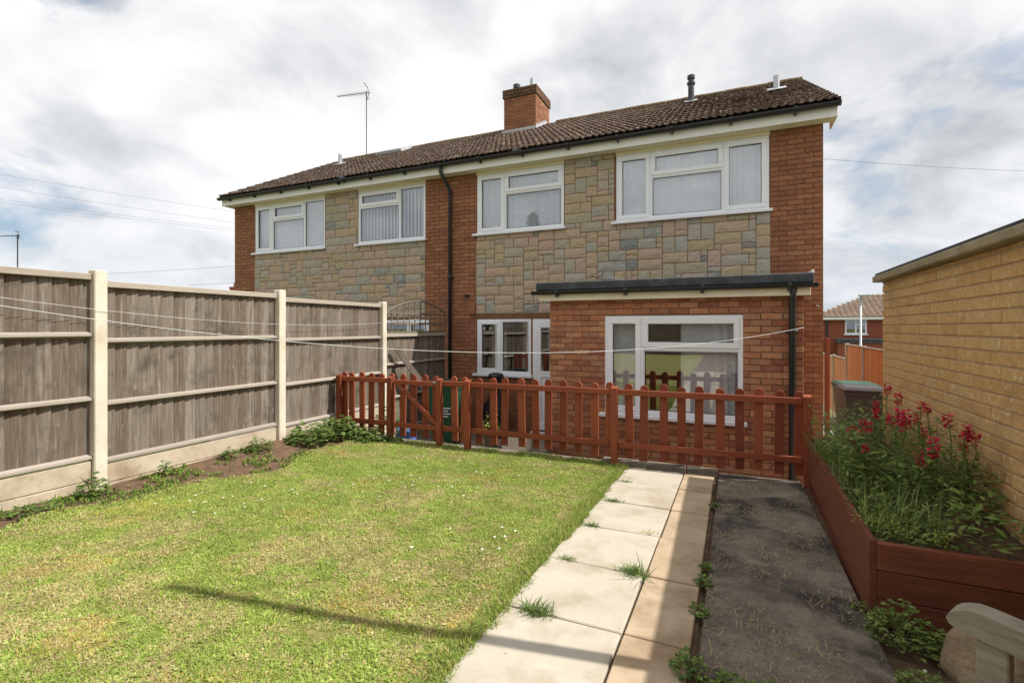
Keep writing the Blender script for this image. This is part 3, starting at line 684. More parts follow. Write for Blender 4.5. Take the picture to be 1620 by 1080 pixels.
# soffit, fascia, gutter
EX0, EX1 = XW-.14, XR+.14; YFA = YF-.235
B('soffit', MB().box(EX0, EX1, YFA+.02, YF+.011, SOF, SOF+.012), K['soffit'], house)
sv = MB(); xx = EX0+.1
while xx < EX1-.1:
    sv.box(xx, xx+.06, YFA+.075, YFA+.083, SOF-.0015, SOF+.002); xx += .105
B('soffit_vents', sv, K['stone_mortar'], house, kind='stuff')
B('fascia', MB().cbox(EX0, EX1, YFA, YFA+.02, SOF-.012, SOF+.175, .004), K['white_old'], house)
B('soffit_end', MB().cbox(EX1-.02, EX1+.004, YFA+.021, YF+.3, SOF-.006, SOF+.17, .004), K['white_old'], house)
B('soffit_end', MB().cbox(EX0-.004, EX0+.02, YFA+.021, YF+.3, SOF-.006, SOF+.17, .004), K['white_old'], house)
def gutter(x0, x1, y, z, r, parent, br=.85, nm='gutter'):
    n = 9; prof = [(y-r*math.cos(math.pi*k/n), z-r*math.sin(math.pi*k/n)) for k in range(n+1)] + [(y+(r-.005)*math.cos(math.pi*k/n), z-(r-.005)*math.sin(math.pi*k/n)) for k in range(n+1)]
    m = MB(); N_ = len(prof)
    vs = [(x0, a, b) for a, b in prof]+[(x1, a, b) for a, b in prof]
    m.add(vs, [(i, i+N_, (i+1) % N_+N_, (i+1) % N_) for i in range(N_)])
    for xe in (x0, x1):
        m.add([(xe, a, b) for a, b in prof[:n+1]], [tuple(range(n+1))])
    g = B(nm, m, K['black_plastic'], parent); fixn(g)
    x = x0+.35
    while x < x1:
        B('gutter_bracket', MB().cbox(x-.02, x+.02, y-r-.006, y+r+.01, z-r*.55, z+.004, .003).cbox(x-.018, x+.018, y-.02, y+r+.02, z-r-.03, z-r*.5, .006), K['black_plastic'], g); x += br
    x = x0+3.9
    while x < x1-1:
        B('gutter_joint', MB().tube([(x-.06, y, z-.005), (x+.06, y, z-.005)], r+.007, 12), K['black_plastic'], g); x += 4
    return g
gutter(EX0-.03, EX1+.03, YFA-.062, SOF+.165, .058, house)
# roof
ZE, YEV, ZRD, YRD = SOF+.205, YFA-.045, 5.37, 12.4
sl = Vector((0, YRD-YEV, ZRD-ZE)); SL = sl.length; sl.normalize(); nrm = Vector((0, -sl.z, sl.y))
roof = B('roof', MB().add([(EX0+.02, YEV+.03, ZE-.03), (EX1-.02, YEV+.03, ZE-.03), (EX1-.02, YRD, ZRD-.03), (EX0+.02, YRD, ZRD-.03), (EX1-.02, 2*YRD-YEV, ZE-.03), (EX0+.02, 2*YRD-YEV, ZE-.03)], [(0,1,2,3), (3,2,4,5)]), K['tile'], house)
TW, NR = .23, 17; TG = (SL-.02)/NR
ncol = round((EX1-EX0+.06)/TW); TW = (EX1-EX0+.06)/ncol
def tile_mesh(mb, m=None):
    n = 12; top = []; 
    L = TG+.06
    for t, h in ((0, .036), (L, .010)):
        for k in range(n+1):
            u_ = k/n; ph = (u_*2) % 1.0
            roll = 0.020*max(0, math.sin(math.pi*min(1, ph/.55)))**.8 if ph < .55 else 0
            top.append(((u_-.5)*(TW+.004), t, h+roll))
    bot = [(p[0], p[1]+.004, p[2]-.022) for p in top[:n+1]]
    vs = top+bot
    fs = [(k, k+1, n+1+k+1, n+1+k) for k in range(n)] + [(2*(n+1)+k, 2*(n+1)+k+1, k+1, k) for k in range(n)]
    if m is not None: vs = [tuple(m @ Vector(p)) for p in vs]
    mb.add(vs, fs)
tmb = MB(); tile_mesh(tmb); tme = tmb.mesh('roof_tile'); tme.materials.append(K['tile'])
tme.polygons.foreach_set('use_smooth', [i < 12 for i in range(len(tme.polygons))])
rotm = Matrix(((1, 0, 0), (0, sl.y, nrm.y), (0, sl.z, nrm.z)))
CH = (-5.40, -4.52, 11.62, 12.62, 6.12)
tl = []
for r in range(NR):
    for c_ in range(ncol):
        x = EX0-.03+TW*(c_+.5); d = r*TG
        p = Vector((x, YEV, ZE)) + sl*d
        if CH[0]+.1 < x < CH[1]-.1 and p.y > CH[2]: continue
        tl.append((p.length, p, r))
tl.sort(key=lambda t: t[0])
rest = MB()
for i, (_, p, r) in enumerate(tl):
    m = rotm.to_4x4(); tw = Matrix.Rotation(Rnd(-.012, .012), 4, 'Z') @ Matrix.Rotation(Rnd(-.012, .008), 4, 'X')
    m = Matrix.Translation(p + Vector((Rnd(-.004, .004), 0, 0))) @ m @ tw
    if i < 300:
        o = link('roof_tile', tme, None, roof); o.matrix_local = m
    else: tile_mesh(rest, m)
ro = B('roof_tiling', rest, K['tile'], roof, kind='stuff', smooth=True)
# verge closing pieces, ridge
for xs_, sg in ((EX1+.02, 1), (EX0-.02, -1)):
    vg = MB(); a = Vector((xs_, YEV, ZE)); 
    vg.add([a+nrm*.02+Vector((.012*sg,0,0)), a+sl*SL+nrm*.02+Vector((.012*sg,0,0)), a+sl*SL-nrm*.07+Vector((.012*sg,0,0)), a-nrm*.07+Vector((.012*sg,0,0)),
            a+nrm*.02-Vector((.03*sg,0,0)), a+sl*SL+nrm*.02-Vector((.03*sg,0,0)), a+sl*SL-nrm*.07-Vector((.03*sg,0,0)), a-nrm*.07-Vector((.03*sg,0,0))],
           [(0,1,2,3), (4,7,6,5), (0,4,5,1), (3,2,6,7), (0,3,7,4), (1,5,6,2)])
    o = B('verge', vg, K['white_old'] if 0 else K['black_plastic'], roof); fixn(o)
x = EX0-.02; 
while x < EX1+.02:
    w = min(.45, EX1+.03-x)
    if not (x+w > CH[0] and x < CH[1]):
        n = 8; ps = []
        for k in range(n+1):
            t = math.pi*k/n; ps.append((YRD-.12*math.cos(t), ZRD-.02+.085*math.sin(t)))
        vs = [(x, a, b) for a, b in ps]+[(x+w-.006, a, b) for a, b in ps]
        B('ridge_tile', MB().add(vs, [(k, k+1, n+2+k, n+1+k) for k in range(n)]+[tuple(range(n+1)), tuple(range(n+1, 2*n+2))[::-1]]), K['moss_ridge'], roof, loc=(0, 0, Rnd(-.006, .006)), rot=(0, 0, 0))
    x += w
# chimney
chm = MB().box(CH[0]+.006, CH[1]-.006, CH[2]+.006, CH[3]-.006, 4.5, CH[4]-.02)
chim = B('chimney', chm, K['mortar'], house)
def ring_bricks(x0, x1, y0, y1, z0, z1, out):
    z = z0; k = 0
    while z < z1-.02:
        for (a0, a1, fx) in ((x0, x1, 'f'), (x0, x1, 'b'), (y0, y1, 'l'), (y0, y1, 'r')):
            s = a0 - (.1125 if k % 2 else 0)
            while s < a1:
                a, b = max(s, a0), min(s+.215, a1)
                if b-a > .03:
                    o = Rnd(-.003, .003)
                    if fx == 'f': out.cbox(a, b, y0+o, y0+.03, z, z+.065, .004)
                    elif fx == 'b': out.cbox(a, b, y1-.03, y1+o, z, z+.065, .004)
                    elif fx == 'l': out.cbox(x0+o, x0+.03, a, b, z, z+.065, .004)
                    else: out.cbox(x1-.03, x1+o, a, b, z, z+.065, .004)
                s += .225
        z += .075; k += 1
cb = MB(); ring_bricks(CH[0], CH[1], CH[2], CH[3], 4.6, CH[4]-.24, cb)
B('brickwork', cb, K['brick'], chim, kind='stuff')
cb = MB(); ring_bricks(CH[0]-.03, CH[1]+.03, CH[2]-.03, CH[3]+.03, CH[4]-.235, CH[4]-.02, cb)
K['soot_brick'] = mk('sooty_brick', [(0, S(84,62,50)), (.5, S(108,78,60)), (1, S(124,94,72))], rnd=.6, scale=6, mott=.2, rough=.95, stain=(S(88,90,70), 4, .5, .75))
B('cap_brickwork', cb, K['soot_brick'], chim, kind='stuff')
B('flaunching', MB().add([(CH[0]-.02, CH[2]-.02, CH[4]-.02), (CH[1]+.02, CH[2]-.02, CH[4]-.02), (CH[1]+.02, CH[3]+.02, CH[4]-.02), (CH[0]-.02, CH[3]+.02, CH[4]-.02),
     (CH[0]+.15, CH[2]+.15, CH[4]+.05), (CH[1]-.15, CH[2]+.15, CH[4]+.05), (CH[1]-.15, CH[3]-.15, CH[4]+.05), (CH[0]+.15, CH[3]-.15, CH[4]+.05)],
     [(4,5,6,7), (0,1,5,4), (1,2,6,5), (2,3,7,6), (3,0,4,7)]), K['soot_brick'], chim)
B('chimney_pot', MB().lathe([(.075, 0), (.075, .12), (.095, .125), (.095, .22), (.07, .225)], (-5.16, 11.9, CH[4]-.01), 14), K['dark_metal'], chim, smooth=False)
B('chimney_pot', MB().lathe([(.2, 0), (.2, .05), (.17, .07)], (-4.80, 11.95, CH[4]-.01), 14).lathe([(.065, .0), (.065, .26), (.05, .265)], (-4.74, 11.95, CH[4]+.05), 14), K['metal'], chim)
def roof_z(y): return ZE + (y-YEV)*sl.z/sl.y
fl = MB(); zf = roof_z(CH[2])
fl.box(CH[0]-.04, CH[1]+.04, CH[2]-.05, CH[2]+.02, zf-.02, zf+.085)
for k in range(6):
    y0 = CH[2]+.13*k; z0 = roof_z(y0)
    fl.box(CH[1]-.006, CH[1]+.012, y0, y0+.13, z0-.06, z0+.16-.0*k)
B('flashing', fl, K['lead'], chim)
# roof pipes
def roof_pipe(x, y, prof, mat, nm, collar=.13):
    z = roof_z(y)
    o = B(nm, MB().lathe(prof, (x, y, z), 16), mat, house, smooth=False)
    p0 = Vector((x, y, z)) + nrm*.055
    pl = MB(); a = collar
    pl.add([p0+Vector((sx*a, 0, 0))+sl*(sy*a) + nrm*h for h in (0, .012) for sx, sy in ((-1,-1), (1,-1), (1,1), (-1,1))], [(0,3,2,1), (4,5,6,7), (0,1,5,4), (1,2,6,5), (2,3,7,6), (3,0,4,7)])
    B('collar', pl, K['lead'], o)
roof_pipe(-.82, 11.3, [(.062, -.05), (.062, .40), (.085, .41), (.085, .455), (.055, .47), (.055, .52), (.078, .53), (.078, .60), (.05, .61)], K['dark_metal'], 'flue_pipe')
roof_pipe(.76, 10.7, [(.055, -.05), (.055, .30), (.045, .305)], K['metal'], 'soil_vent_pipe', .16)
roof_pipe(-10.2, 10.9, [(.055, -.05), (.055, .32), (.045, .325)], K['metal'], 'soil_vent_pipe')
# roof light on the neighbour's slope
rl = MB(); rl.box(-.45, .45, -.28, .28, 0, .08)
m = Matrix.Translation(Vector((-9.0, 11.8, roof_z(11.8))) + nrm*.05) @ rotm.to_4x4()
rlo = B('roof_light', rl.xf(m), K['lead'], house)
B('pane', MB().add([(-.40, -.23, .084), (.40, -.23, .084), (.40, .23, .084), (-.40, .23, .084)], [(0,1,2,3)]).xf(m), K['glass'], rlo)
# main downpipe
XD = -5.09
B('downpipe', MB().tube([(XD-.03, YFA-.06, SOF+.13), (XD-.03, YFA-.06, SOF+.02), (XD, YFA, SOF-.08), (XD+.03, YF-.08, SOF-.25), (XD+.03, YF-.045, SOF-.34), (XD+.03, YF-.045, -1.9)], .036, 12)
  .tube([(XD+.03, YF-.045, .95), (XD+.03, YF-.045, 1.03)], .043, 12).tube([(XD+.03, YF-.045, SOF-.36), (XD+.03, YF-.045, SOF-.28)], .043, 12).box(XD-.04, XD+.1, YF-.03, YF, .97, 1.0), K['black_plastic'], house, smooth=True)
B('overflow_pipe', MB().tube([(-4.68, YF+.02, .62), (-4.68, YF-.12, .6)], .028, 10), K['black_plastic'], house)
B('air_brick', MB().cbox(-4.64, -4.51, YF-.05, YF, .25, .48, .01), K['brick'], wall)

# ------------------------------------------------------------------ rear extension (part of the house)
EL, ER = -2.287, .728; EZ = .40
W6 = (-1.525, .11, -1.10, .148)
ec = MB(); wall_boxes(ec, EL+.008, ER-.008, YE+.01, YE+.26, -2.1, EZ+.02, [W6])
ec.box(EL+.008, EL+.26, YE+.26, YF-.001, -2.1, EZ+.02); ec.box(ER-.26, ER-.008, YE+.26, YF-.001, -2.1, EZ+.02)
ext = B('extension_wall', ec, K['mortar'], house)
eb = brick_rects(EL, ER, -1.93, EZ, [W6], z_base=-1.93)
lay_pieces('brick', eb, YE, K['ext_brick'], ext, limit=300, key=lambda r: -r[3] if r[1]-r[0] > .1 else 5-r[3], stuff='brickwork')
lay_pieces('brick', brick_rects(YE+.035, YF-.01, -1.93, EZ, []), EL, K['ext_brick'], ext, limit=0, axis='x', stuff='side_brickwork')
sb = MB()
for (a, b, z0, z1) in brick_rects(YE+.035, YF-.01, -1.93, EZ, []): sb.cbox(ER-.035, ER, a, b, z0, z1, .003)
B('side_brickwork', sb, K['ext_brick'], ext, kind='stuff')
window(YE, W6, [(0, .275, 0, 1, 1, 1), (.275, 1, 0, .685, 0, 0), (.275, 1, .685, 1, 1, 0)], parent=house)
RX0, RX1 = -2.42, .80
er = MB().add([(RX0, YE-.16, .50), (RX1, YE-.16, .50), (RX1, YF-.012, .62), (RX0, YF-.012, .62), (RX0, YE-.16, .575), (RX1, YE-.16, .575), (RX1, YF-.012, .70), (RX0, YF-.012, .70)],
     [(0,3,2,1), (4,5,6,7), (0,1,5,4), (1,2,6,5), (2,3,7,6), (3,0,4,7)])
ero = B('extension_roof', er, K['felt'], house)
B('felt_edge', MB().cbox(RX0-.008, RX1+.008, YE-.175, YE-.10, .492, .60, .012), K['felt'], ero)
B('felt_upstand', MB().add([(-2.2, YF-.02, .70), (.7, YF-.02, .70), (.7, YF-.02, .79), (-2.2, YF-.02, .76), (-2.2, YF-.12, .705), (.7, YF-.12, .705)], [(0,1,2,3), (4,5,2,3)]), K['lead'], ero)
B('fascia', MB().cbox(RX0+.02, RX1-.02, YE-.12, YE-.1, .355, .50, .004).box(RX0+.02, RX1-.02, YE-.1, YE-.002, .40, .41), K['soffit'], ero)
B('end_board', MB().cbox(RX1-.016, RX1+.006, YE-.16, YF-.02, .47, .63, .003), K['white_old'], ero)
gutter(RX0-.06, RX1+.04, YE-.175, .485, .05, ero, br=.9)
B('downpipe', MB().tube([(.61, YE-.15, .45), (.61, YE-.06, .30), (.61, YE-.05, .24), (.61, YE-.05, -1.9)], .036, 12).box(.55, .67, YE-.03, YE, -.06, -.03), K['black_plastic'], house, smooth=True)
B('felt_cable', MB().tube([(-1.95, YF-.05, .86), (-1.6, YF-.15, .78), (-1.0, YF-.5, .73), (-.7, YE+1.3, .69)], .007, 6), K['line'], ero)
B('felt_cable', MB().tube([(-2.0, YE+1.1, .80), (-1.8, YE+1.0, .72), (-1.55, YE+.8, .68)], .006, 6), K['black_plastic'], ero)
B('felt_cable', MB().tube([(.1, YE+.6, .65), (.4, YE+.8, .68), (.7, YE+.7, .66), (.9, YF-.03, .42), (1.15, YF-.02, .3)], .005, 6), K['black_plastic'], ero)

# ------------------------------------------------------------------ curtains and blinds (things of their own)
def curtain(x0, x1, y, z0, z1, mat, label, nm='net_curtain', amp=.022, wl=.085, cat='curtain', gap=None, group=None):
    n = max(12, int((x1-x0)/.012)); vs = []
    ph = Rnd(0, 6)
    for j in range(5):
        t = j/4; z = z0+(z1-z0)*t
        for i in range(n+1):
            x = x0+(x1-x0)*i/n
            vs.append((x, y + amp*math.sin(2*math.pi*(x/wl)+ph+2.6*math.sin(x*5+ph)+1.1*math.sin(x*13)+.3*t)*(1.15-.4*t)*(.55+.45*math.sin(x*7.3+ph)) + amp*.5*math.sin(x*17+ph), z))
    return B(nm, MB().add(vs, [(j*(n+1)+i, j*(n+1)+i+1, (j+1)*(n+1)+i+1, (j+1)*(n+1)+i) for j in range(4) for i in range(n)]), K[mat], label=label, cat=cat, smooth=True, group=group)
curtain(W1[0]+.02, W1[1]-.02, YF+.10, W1[2]+.0, W1[3], 'net', 'white net curtain across the widest upstairs window nearest the gable end', amp=.018)
curtain(W2[0]+.02, W2[1]-.02, YF+.10, W2[2], W2[3], 'net', 'white net curtain behind the two-light upstairs window beside the drainpipe', amp=.022, wl=.12)
curtain(W3[0]+.02, W3[1]-.02, YF+.10, W3[2], W3[3], 'net', 'plain pale blind behind the far left upstairs window', nm='window_blind', amp=.002, wl=.6, cat='blind')
vb = thing('vertical_blind', 'white vertical slat blind in the neighbour\'s upstairs window', 'blind')
x = W4[0]+.06
while x < W4[1]-.05:
    B('blind_slat', MB().cbox(-.040, .040, -.001, .001, W4[2]+.03, W4[3]-.05, .0003), K['blind'], vb, loc=(x, YF+.12, 0), rot=(0, 0, R(-24+Rnd(-4, 4)))); x += .088
curtain(W5[0]+.42, W5[0]+.54, YF+.2, W5[2], W5[3], 'cream_cloth', 'narrow cream curtain gathered in the ground floor window beside the door', nm='curtain', amp=.03, wl=.07)
curtain(W5[0]+.96, W5[1]-.04, YF+.2, W5[2], W5[3], 'cream_cloth', 'cream curtain edge beside the white back door', nm='curtain', amp=.03, wl=.07)
curtain(W6[0]+.03, W6[0]+.46, YE+.12, W6[2], W6[3], 'net', 'white net curtain in the left light of the extension window', nm='curtain', amp=.02, wl=.11)
curtain(W6[0]+.93, W6[1]-.03, YE+.12, W6[2], W6[3], 'net', 'pale net curtain drawn over the right half of the extension window', nm='curtain', amp=.02, wl=.11)

# ------------------------------------------------------------------ boundary fence on the left
XFN = -5.12
fence = thing('closeboard_fence', 'weathered grey closeboard fence with concrete posts along the lawn', 'fence')
PY = [-1.34, .59, 2.516, 4.44, 6.41]; TOP = [.47, .47, .415, .375]
tops = {-1.34: .5, .59: .52, 2.516: .505, 4.44: .463, 6.41: .408}
for y in PY:
    g = MB().cbox(XFN-.055, XFN+.05, y-.05, y+.05, -2.2, tops[y], .008)
    B('concrete_post', g, K['concrete'], fence)
def panel(y0, y1, T, gb=True, rows=(0, -.53, -1.09, -1.60), parent=fence):
    B('top_cap', MB().cbox(XFN-.06, XFN+.012, y0, y1, T-.055, T, .004), K['cap_wood'], parent)
    for dz in rows[1:]:
        z = T+dz
        B('rail', MB().prism([(XFN-.03, z-.03), (XFN+.018, z-.014), (XFN+.018, z+.008), (XFN-.03, z+.022)], 1, y0, y1), K['rail_wood'], parent)
    if gb:
        B('gravel_board', MB().cbox(XFN-.035, XFN+.006, y0, y1, T-1.80, T-1.635, .004), K['gravel_concrete'], parent)
        B('gravel_board', MB().cbox(XFN-.035, XFN+.012, y0, y1, T-2.1, T-1.806, .004), K['gravel_concrete'], parent)
    y = y0
    while y < y1-.01:
        w = min(Rnd(.088, .118), y1-y)
        o = Rnd(-.002, .002); t = Rnd(-.003, .003)
        B('board', MB().add([(XFN-.050+o, y-.010, T-1.63), (XFN-.026+o, y+w, T-1.63), (XFN-.052+o, y+w, T-1.63), (XFN-.052+o, y-.010, T-1.63),
                             (XFN-.050+o, y-.010+t, T-.05), (XFN-.026+o, y+w+t, T-.05), (XFN-.052+o, y+w+t, T-.05), (XFN-.052+o, y-.010+t, T-.05)],
                            [(0,1,5,4), (1,2,6,5), (2,3,7,6), (3,0,4,7), (4,5,6,7), (0,3,2,1)]), K['grey_wood'], parent)
        y += w
for i in range(4): panel(PY[i]+.052, PY[i+1]-.052, TOP[i])
# lower panel with bowed trellis next to the house
T3 = -.10
panel(PY[4]+.052, 8.33, T3, rows=(0, -.5, -1.05, -1.6))
tre = B('trellis', MB().cbox(XFN-.03, XFN, 6.47, 8.33, T3+.002, T3+.035, .003), K['grey_trellis'], fence)
def arch(y): return T3+.30+.27*math.sin(math.pi*(y-6.42)/(8.5-6.42))**.9
pts = [(XFN-.015, 6.47+1.86*k/24, arch(6.47+1.86*k/24)) for k in range(25)]
B('arch_rail', MB().tube(pts, .016, 6), K['grey_trellis'], tre)
for k in range(12):
    y = 6.5+.164*k
    B('upright_slat', MB().cbox(XFN-.028, XFN-.012, y-.010, y+.010, T3+.035, arch(y), .002), K['grey_trellis'], tre)
for dz in (.17, .34):
    ya = 6.47; yb = 8.33
    B('cross_slat', MB().cbox(XFN-.011, XFN+.006, ya, yb, T3+dz-.016, T3+dz+.016, .002), K['grey_trellis'], tre)
# ------------------------------------------------------------------ red picket fence and gate
PZ0, PZ1 = -1.44, -.615
def fy(x): return 5.40+(x+5.02)*.0265
pk_n = 8
pprof = [(-.043, PZ0), (.043, PZ0), (.043, PZ1-.043)] + [(.043*math.cos(math.pi*k/pk_n), PZ1-.043+.043*math.sin(math.pi*k/pk_n)) for k in range(1, pk_n)] + [(-.043, PZ1-.043)]
pme = []
for q in range(3):
    mb = MB(); n = len(pprof); vs = []
    for (yy, s_) in ((0, .94), (.003, 1), (.025, 1), (.028, .94)): vs += [(a*s_, yy, b if s_ == 1 else b-(.002 if b > -1 else -.002)) for a, b in pprof]
    fs = [tuple(range(n)), tuple(range(3*n, 4*n))[::-1]]+[(r*n+i, (r+1)*n+i, (r+1)*n+(i+1) % n, r*n+(i+1) % n) for r in range(3) for i in range(n)]
    me = mb.add(vs, fs).mesh('picket'); me.materials.append(K['red_wood']); pme.append(me)
fang = math.atan(.0265)
pf = thing('picket_fence', 'red-brown stained picket fence with rounded tops across the garden', 'fence')
def picket(x, parent, dy=.0):
    link('picket', random.choice(pme), None, parent, loc=(x, fy(x)+.012+dy, Rnd(-.014, .010)), rot=(Rnd(-.015, .015), Rnd(-.018, .018), fang+Rnd(-.03, .03)))
def fpost(x, z1=-.648, parent=None, w=.035):
    mb = MB(); y = 0
    vs = [(-w, -.075, -1.75), (w, -.075, -1.75), (w, -.008, -1.75), (-w, -.008, -1.75), (-w, -.075, z1-.02), (w, -.075, z1-.02), (w, -.008, z1), (-w, -.008, z1)]
    mb.add(vs, [(0,3,2,1), (4,5,6,7), (0,1,5,4), (1,2,6,5), (2,3,7,6), (3,0,4,7)])
    B('post', mb, K['red_wood'], parent or pf, loc=(x, fy(x), 0), rot=(0, Rnd(-.008, .008), fang+Rnd(-.03, .03)))
for x in (-5.03, -4.167, -3.417, -3.017, -1.196, .648): fpost(x)
bays = [(-5.0, -4.2, [-4.99, -4.876, -4.696, -4.52, -4.352, -4.19]), (-3.38, -3.05, [-3.26, -3.079]),
        (-2.985, -1.23, [-2.885+.1815*k for k in range(10)]), (-1.16, .615, [-1.06+.1865*k for k in range(9)]+[.602])]
for (a, b, ps) in bays:
    for p in ps: picket(p, pf)
    for z in (-.712, -1.285):
        L = b-a; mx_ = (a+b)/2
        B('rail', MB().cbox(-L/2, L/2, -.034, -.001, -.032, .032, .004), K['red_rail'], pf, loc=(mx_, fy(mx_), z+Rnd(-.004, .004)), rot=(0, Rnd(-.004, .004), fang))
gate = thing('picket_gate', 'small red-brown picket gate with diagonal brace and latch', 'gate')
for p in (-4.0, -3.837, -3.672, -3.51): picket(p, gate, -.004)
for z in (-.725, -1.29):
    B('rail', MB().cbox(-.34, .34, -.042, -.006, -.030, .030, .004), K['red_rail'], gate, loc=(-3.775, fy(-3.775), z), rot=(0, .004, fang))
br_m = MB().cbox(-.40, .40, -.0405, -.0075, -.026, .026, .004)
B('brace', br_m, K['red_rail'], gate, loc=(-3.76, fy(-3.76), -1.0), rot=(0, R(40), fang))
B('latch', MB().cbox(-.05, .05, -.055, -.043, -.012, .012, .003).cbox(.02, .045, -.07, -.05, -.04, .035, .004), K['metal'], gate, loc=(-3.46, fy(-3.46), -.70), rot=(0, 0, fang))
# ------------------------------------------------------------------ garage on the right
GX, GY0, GY1, GZ = 1.28, -1.2, 5.65, .40
gar = thing('garage', 'flat-roofed garage of buff yellow brick with concrete coping', 'garage')
gm = MB().box(GX+.010, GX+.2, GY0, GY1-.012, -2.2, GZ+.02).box(GX+.2, 4.2, GY1-.2, GY1-.012, -2.2, GZ+.02).box(GX+.2, 4.2, GY0, GY0+.2, -2.2, GZ+.02).box(4.0, 4.2, GY0+.2, GY1-.2, -2.2, GZ+.02)
gw = B('wall', gm, K['mortar_pale'], gar)
gb = [(a-.003, b+.003, c_, d_) for a, b, c_, d_ in brick_rects(GY0, GY1, -1.6, GZ+.02, [], z_base=-1.70)]
lay_pieces('brick', gb, GX, K['buff_brick'], gw, limit=300, d=.03, c=.005, axis='x', jit=.0015, key=lambda r: (0 if r[0] > 2.9 else 1, -r[3]), stuff='brickwork')
gend = MB()
for (a, b, z0, z1) in brick_rects(GX, 4.2, -2.1, GZ+.02, [], z_base=-1.70): gend.cbox(a, b, GY1-.03, GY1, z0, z1, .004)
B('end_brickwork', gend, K['buff_brick'], gw, kind='stuff')
K['coping'] = mk('old_concrete_coping', [(0, S(128,112,90)), (.5, S(150,134,108)), (1, S(170,156,130))], scale=6, detail=8, bump=.9, mott=.2, mscale=40, rough=.95, stain=(S(96,96,66), 3, .5, .7))
B('roof_slab', MB().cbox(GX-.075, 4.3, GY0-.08, GY1+.03, GZ+.022, GZ+.080, .008), K['coping'], gar)
B('roof_felt', MB().box(GX-.05, 4.27, GY0-.05, GY1+.04, GZ+.083, GZ+.105), K['felt'], gar)

# ------------------------------------------------------------------ raised planter
PXL, PYN, PYF = .615, 2.95, 5.50
plant = thing('raised_planter', 'raised bed of red-brown boards against the garage wall', 'planter')
def pside(z0, z1, d=0):
    B('board', MB().add([(PXL, PYN, z0), (PXL+.03, PYN, z0), (PXL+.075, PYF, z0-.08), (PXL+.045, PYF, z0-.08), (PXL, PYN, z1), (PXL+.03, PYN, z1), (PXL+.075, PYF, z1-.04), (PXL+.045, PYF, z1-.04)],
       [(0,3,2,1), (4,5,6,7), (0,1,5,4), (1,2,6,5), (2,3,7,6), (3,0,4,7)]), K['planter_wood'], plant)
pside(-1.40, -1.045)
pside(-1.52, -1.404)
zt = -1.05
for k in range(3):
    B('board', MB().cbox(PXL+.032, GX-.004, PYN-.012+.002*k, PYN+.022, zt-.135+.002, zt, .004), K['planter_wood'], plant); zt -= .137
B('board', MB().cbox(PXL+.08, GX-.004, PYF-.02, PYF+.012, -1.9, -1.05, .004), K['planter_wood'], plant)
for (x, y) in ((PXL+.032, PYN+.024), (PXL+.078, PYF-.075)):
    B('corner_post', MB().cbox(x, x+.05, y, y+.05, -1.6, -1.10, .004), K['planter_wood'], plant)
def zs(x, y): return -1.10 + .05*math.sin(x*7)*math.sin(y*4) + .05*sm(.8, 1.25, x)
B('planter_soil', grid_surface(PXL+.034, GX-.002, PYN+.024, PYF-.022, 10, 40, zs), K['soil'], kind='structure', smooth=True)
# foliage helpers: a leaf is a bent diamond of 4 triangles
def leaf(mb, p, d, up, L, W, curl=.3):
    d = d.normalized(); s = d.cross(up); s = s.normalized() if s.length > 1e-3 else Vector((1, 0, 0)); n_ = s.cross(d)
    a = p; m = p+d*L*.5+n_*L*curl*.25; e = p+d*L-n_*L*curl*.2
    mb.add([a, m+s*W/2-n_*W*.12, m, m-s*W/2-n_*W*.12, e], [(0, 1, 2), (0, 2, 3), (1, 4, 2), (2, 4, 3)])
def rdir(up=.3):
    t = Rnd(0, 2*math.pi); z = Rnd(-.3, 1)*1.0
    return Vector((math.cos(t), math.sin(t), up+z*.6)).normalized()
def clump_mesh(r, h, n, L=(.03, .06), W=.45, lobes=True, flat=.5):
    mb = MB()
    for i in range(n):
        t = Rnd(0, 2*math.pi); q = r*math.sqrt(Rnd(0, 1)); hh = h*(1-(q/r)**2*.7)*Rnd(.25, 1)
        p = Vector((q*math.cos(t), q*math.sin(t), hh)); d = Vector((math.cos(t)+Rnd(-.7, .7), math.sin(t)+Rnd(-.7, .7), Rnd(-.35, .5)))
        l = Rnd(*L)
        leaf(mb, p, d, Vector((Rnd(-.4, .4), Rnd(-.4, .4), 1)), l, l*W)
        if lobes:
            for sg in (-1, 1):
                d2 = Matrix.Rotation(sg*.9, 3, 'Z') @ d; leaf(mb, p, d2, Vector((Rnd(-.3, .3), Rnd(-.3, .3), 1)), l*.7, l*W*.8)
    return mb
def stems_mesh(r, h, n):
    mb = MB()
    for i in range(n):
        t = Rnd(0, 2*math.pi); q = r*Rnd(.3, .9)
        mb.tube([(0, 0, -.02), (q*.4*math.cos(t), q*.4*math.sin(t), h*.5), (q*math.cos(t), q*math.sin(t), h*Rnd(.6, .95))], [.003, .0025, .0015], 4, False)
    return mb
def weed(x, y, z, r, h, n, label, nm='weed', mat='leaf', L=(.03, .06), W=.5, lobes=True, cat='weed', group=None):
    t = thing(nm, label, cat, group, loc=(x, y, z))
    B('leaves', clump_mesh(r, h, n, L, W, lobes), K[mat], t)
    B('stems', stems_mesh(r, h, 7), K['stem'], t)
    return t
weed(-4.93, 2.38, zg(-4.93, 2.38)-.03, .10, .20, 60, 'upright dark weed at the foot of the nearest visible concrete post', L=(.04, .07))
weed(-4.95, 2.98, zg(-4.95, 2.98)-.03, .05, .18, 26, 'single thin weed against the second gravel board', L=(.03, .06))
weed(-4.93, 3.62, zg(-4.93, 3.62)-.03, .07, .14, 40, 'small weed midway along the second fence panel', L=(.03, .05))
weed(-4.90, 3.98, zg(-4.90, 3.98)-.03, .13, .17, 110, 'bushy low weed just before the second concrete post', L=(.03, .05))
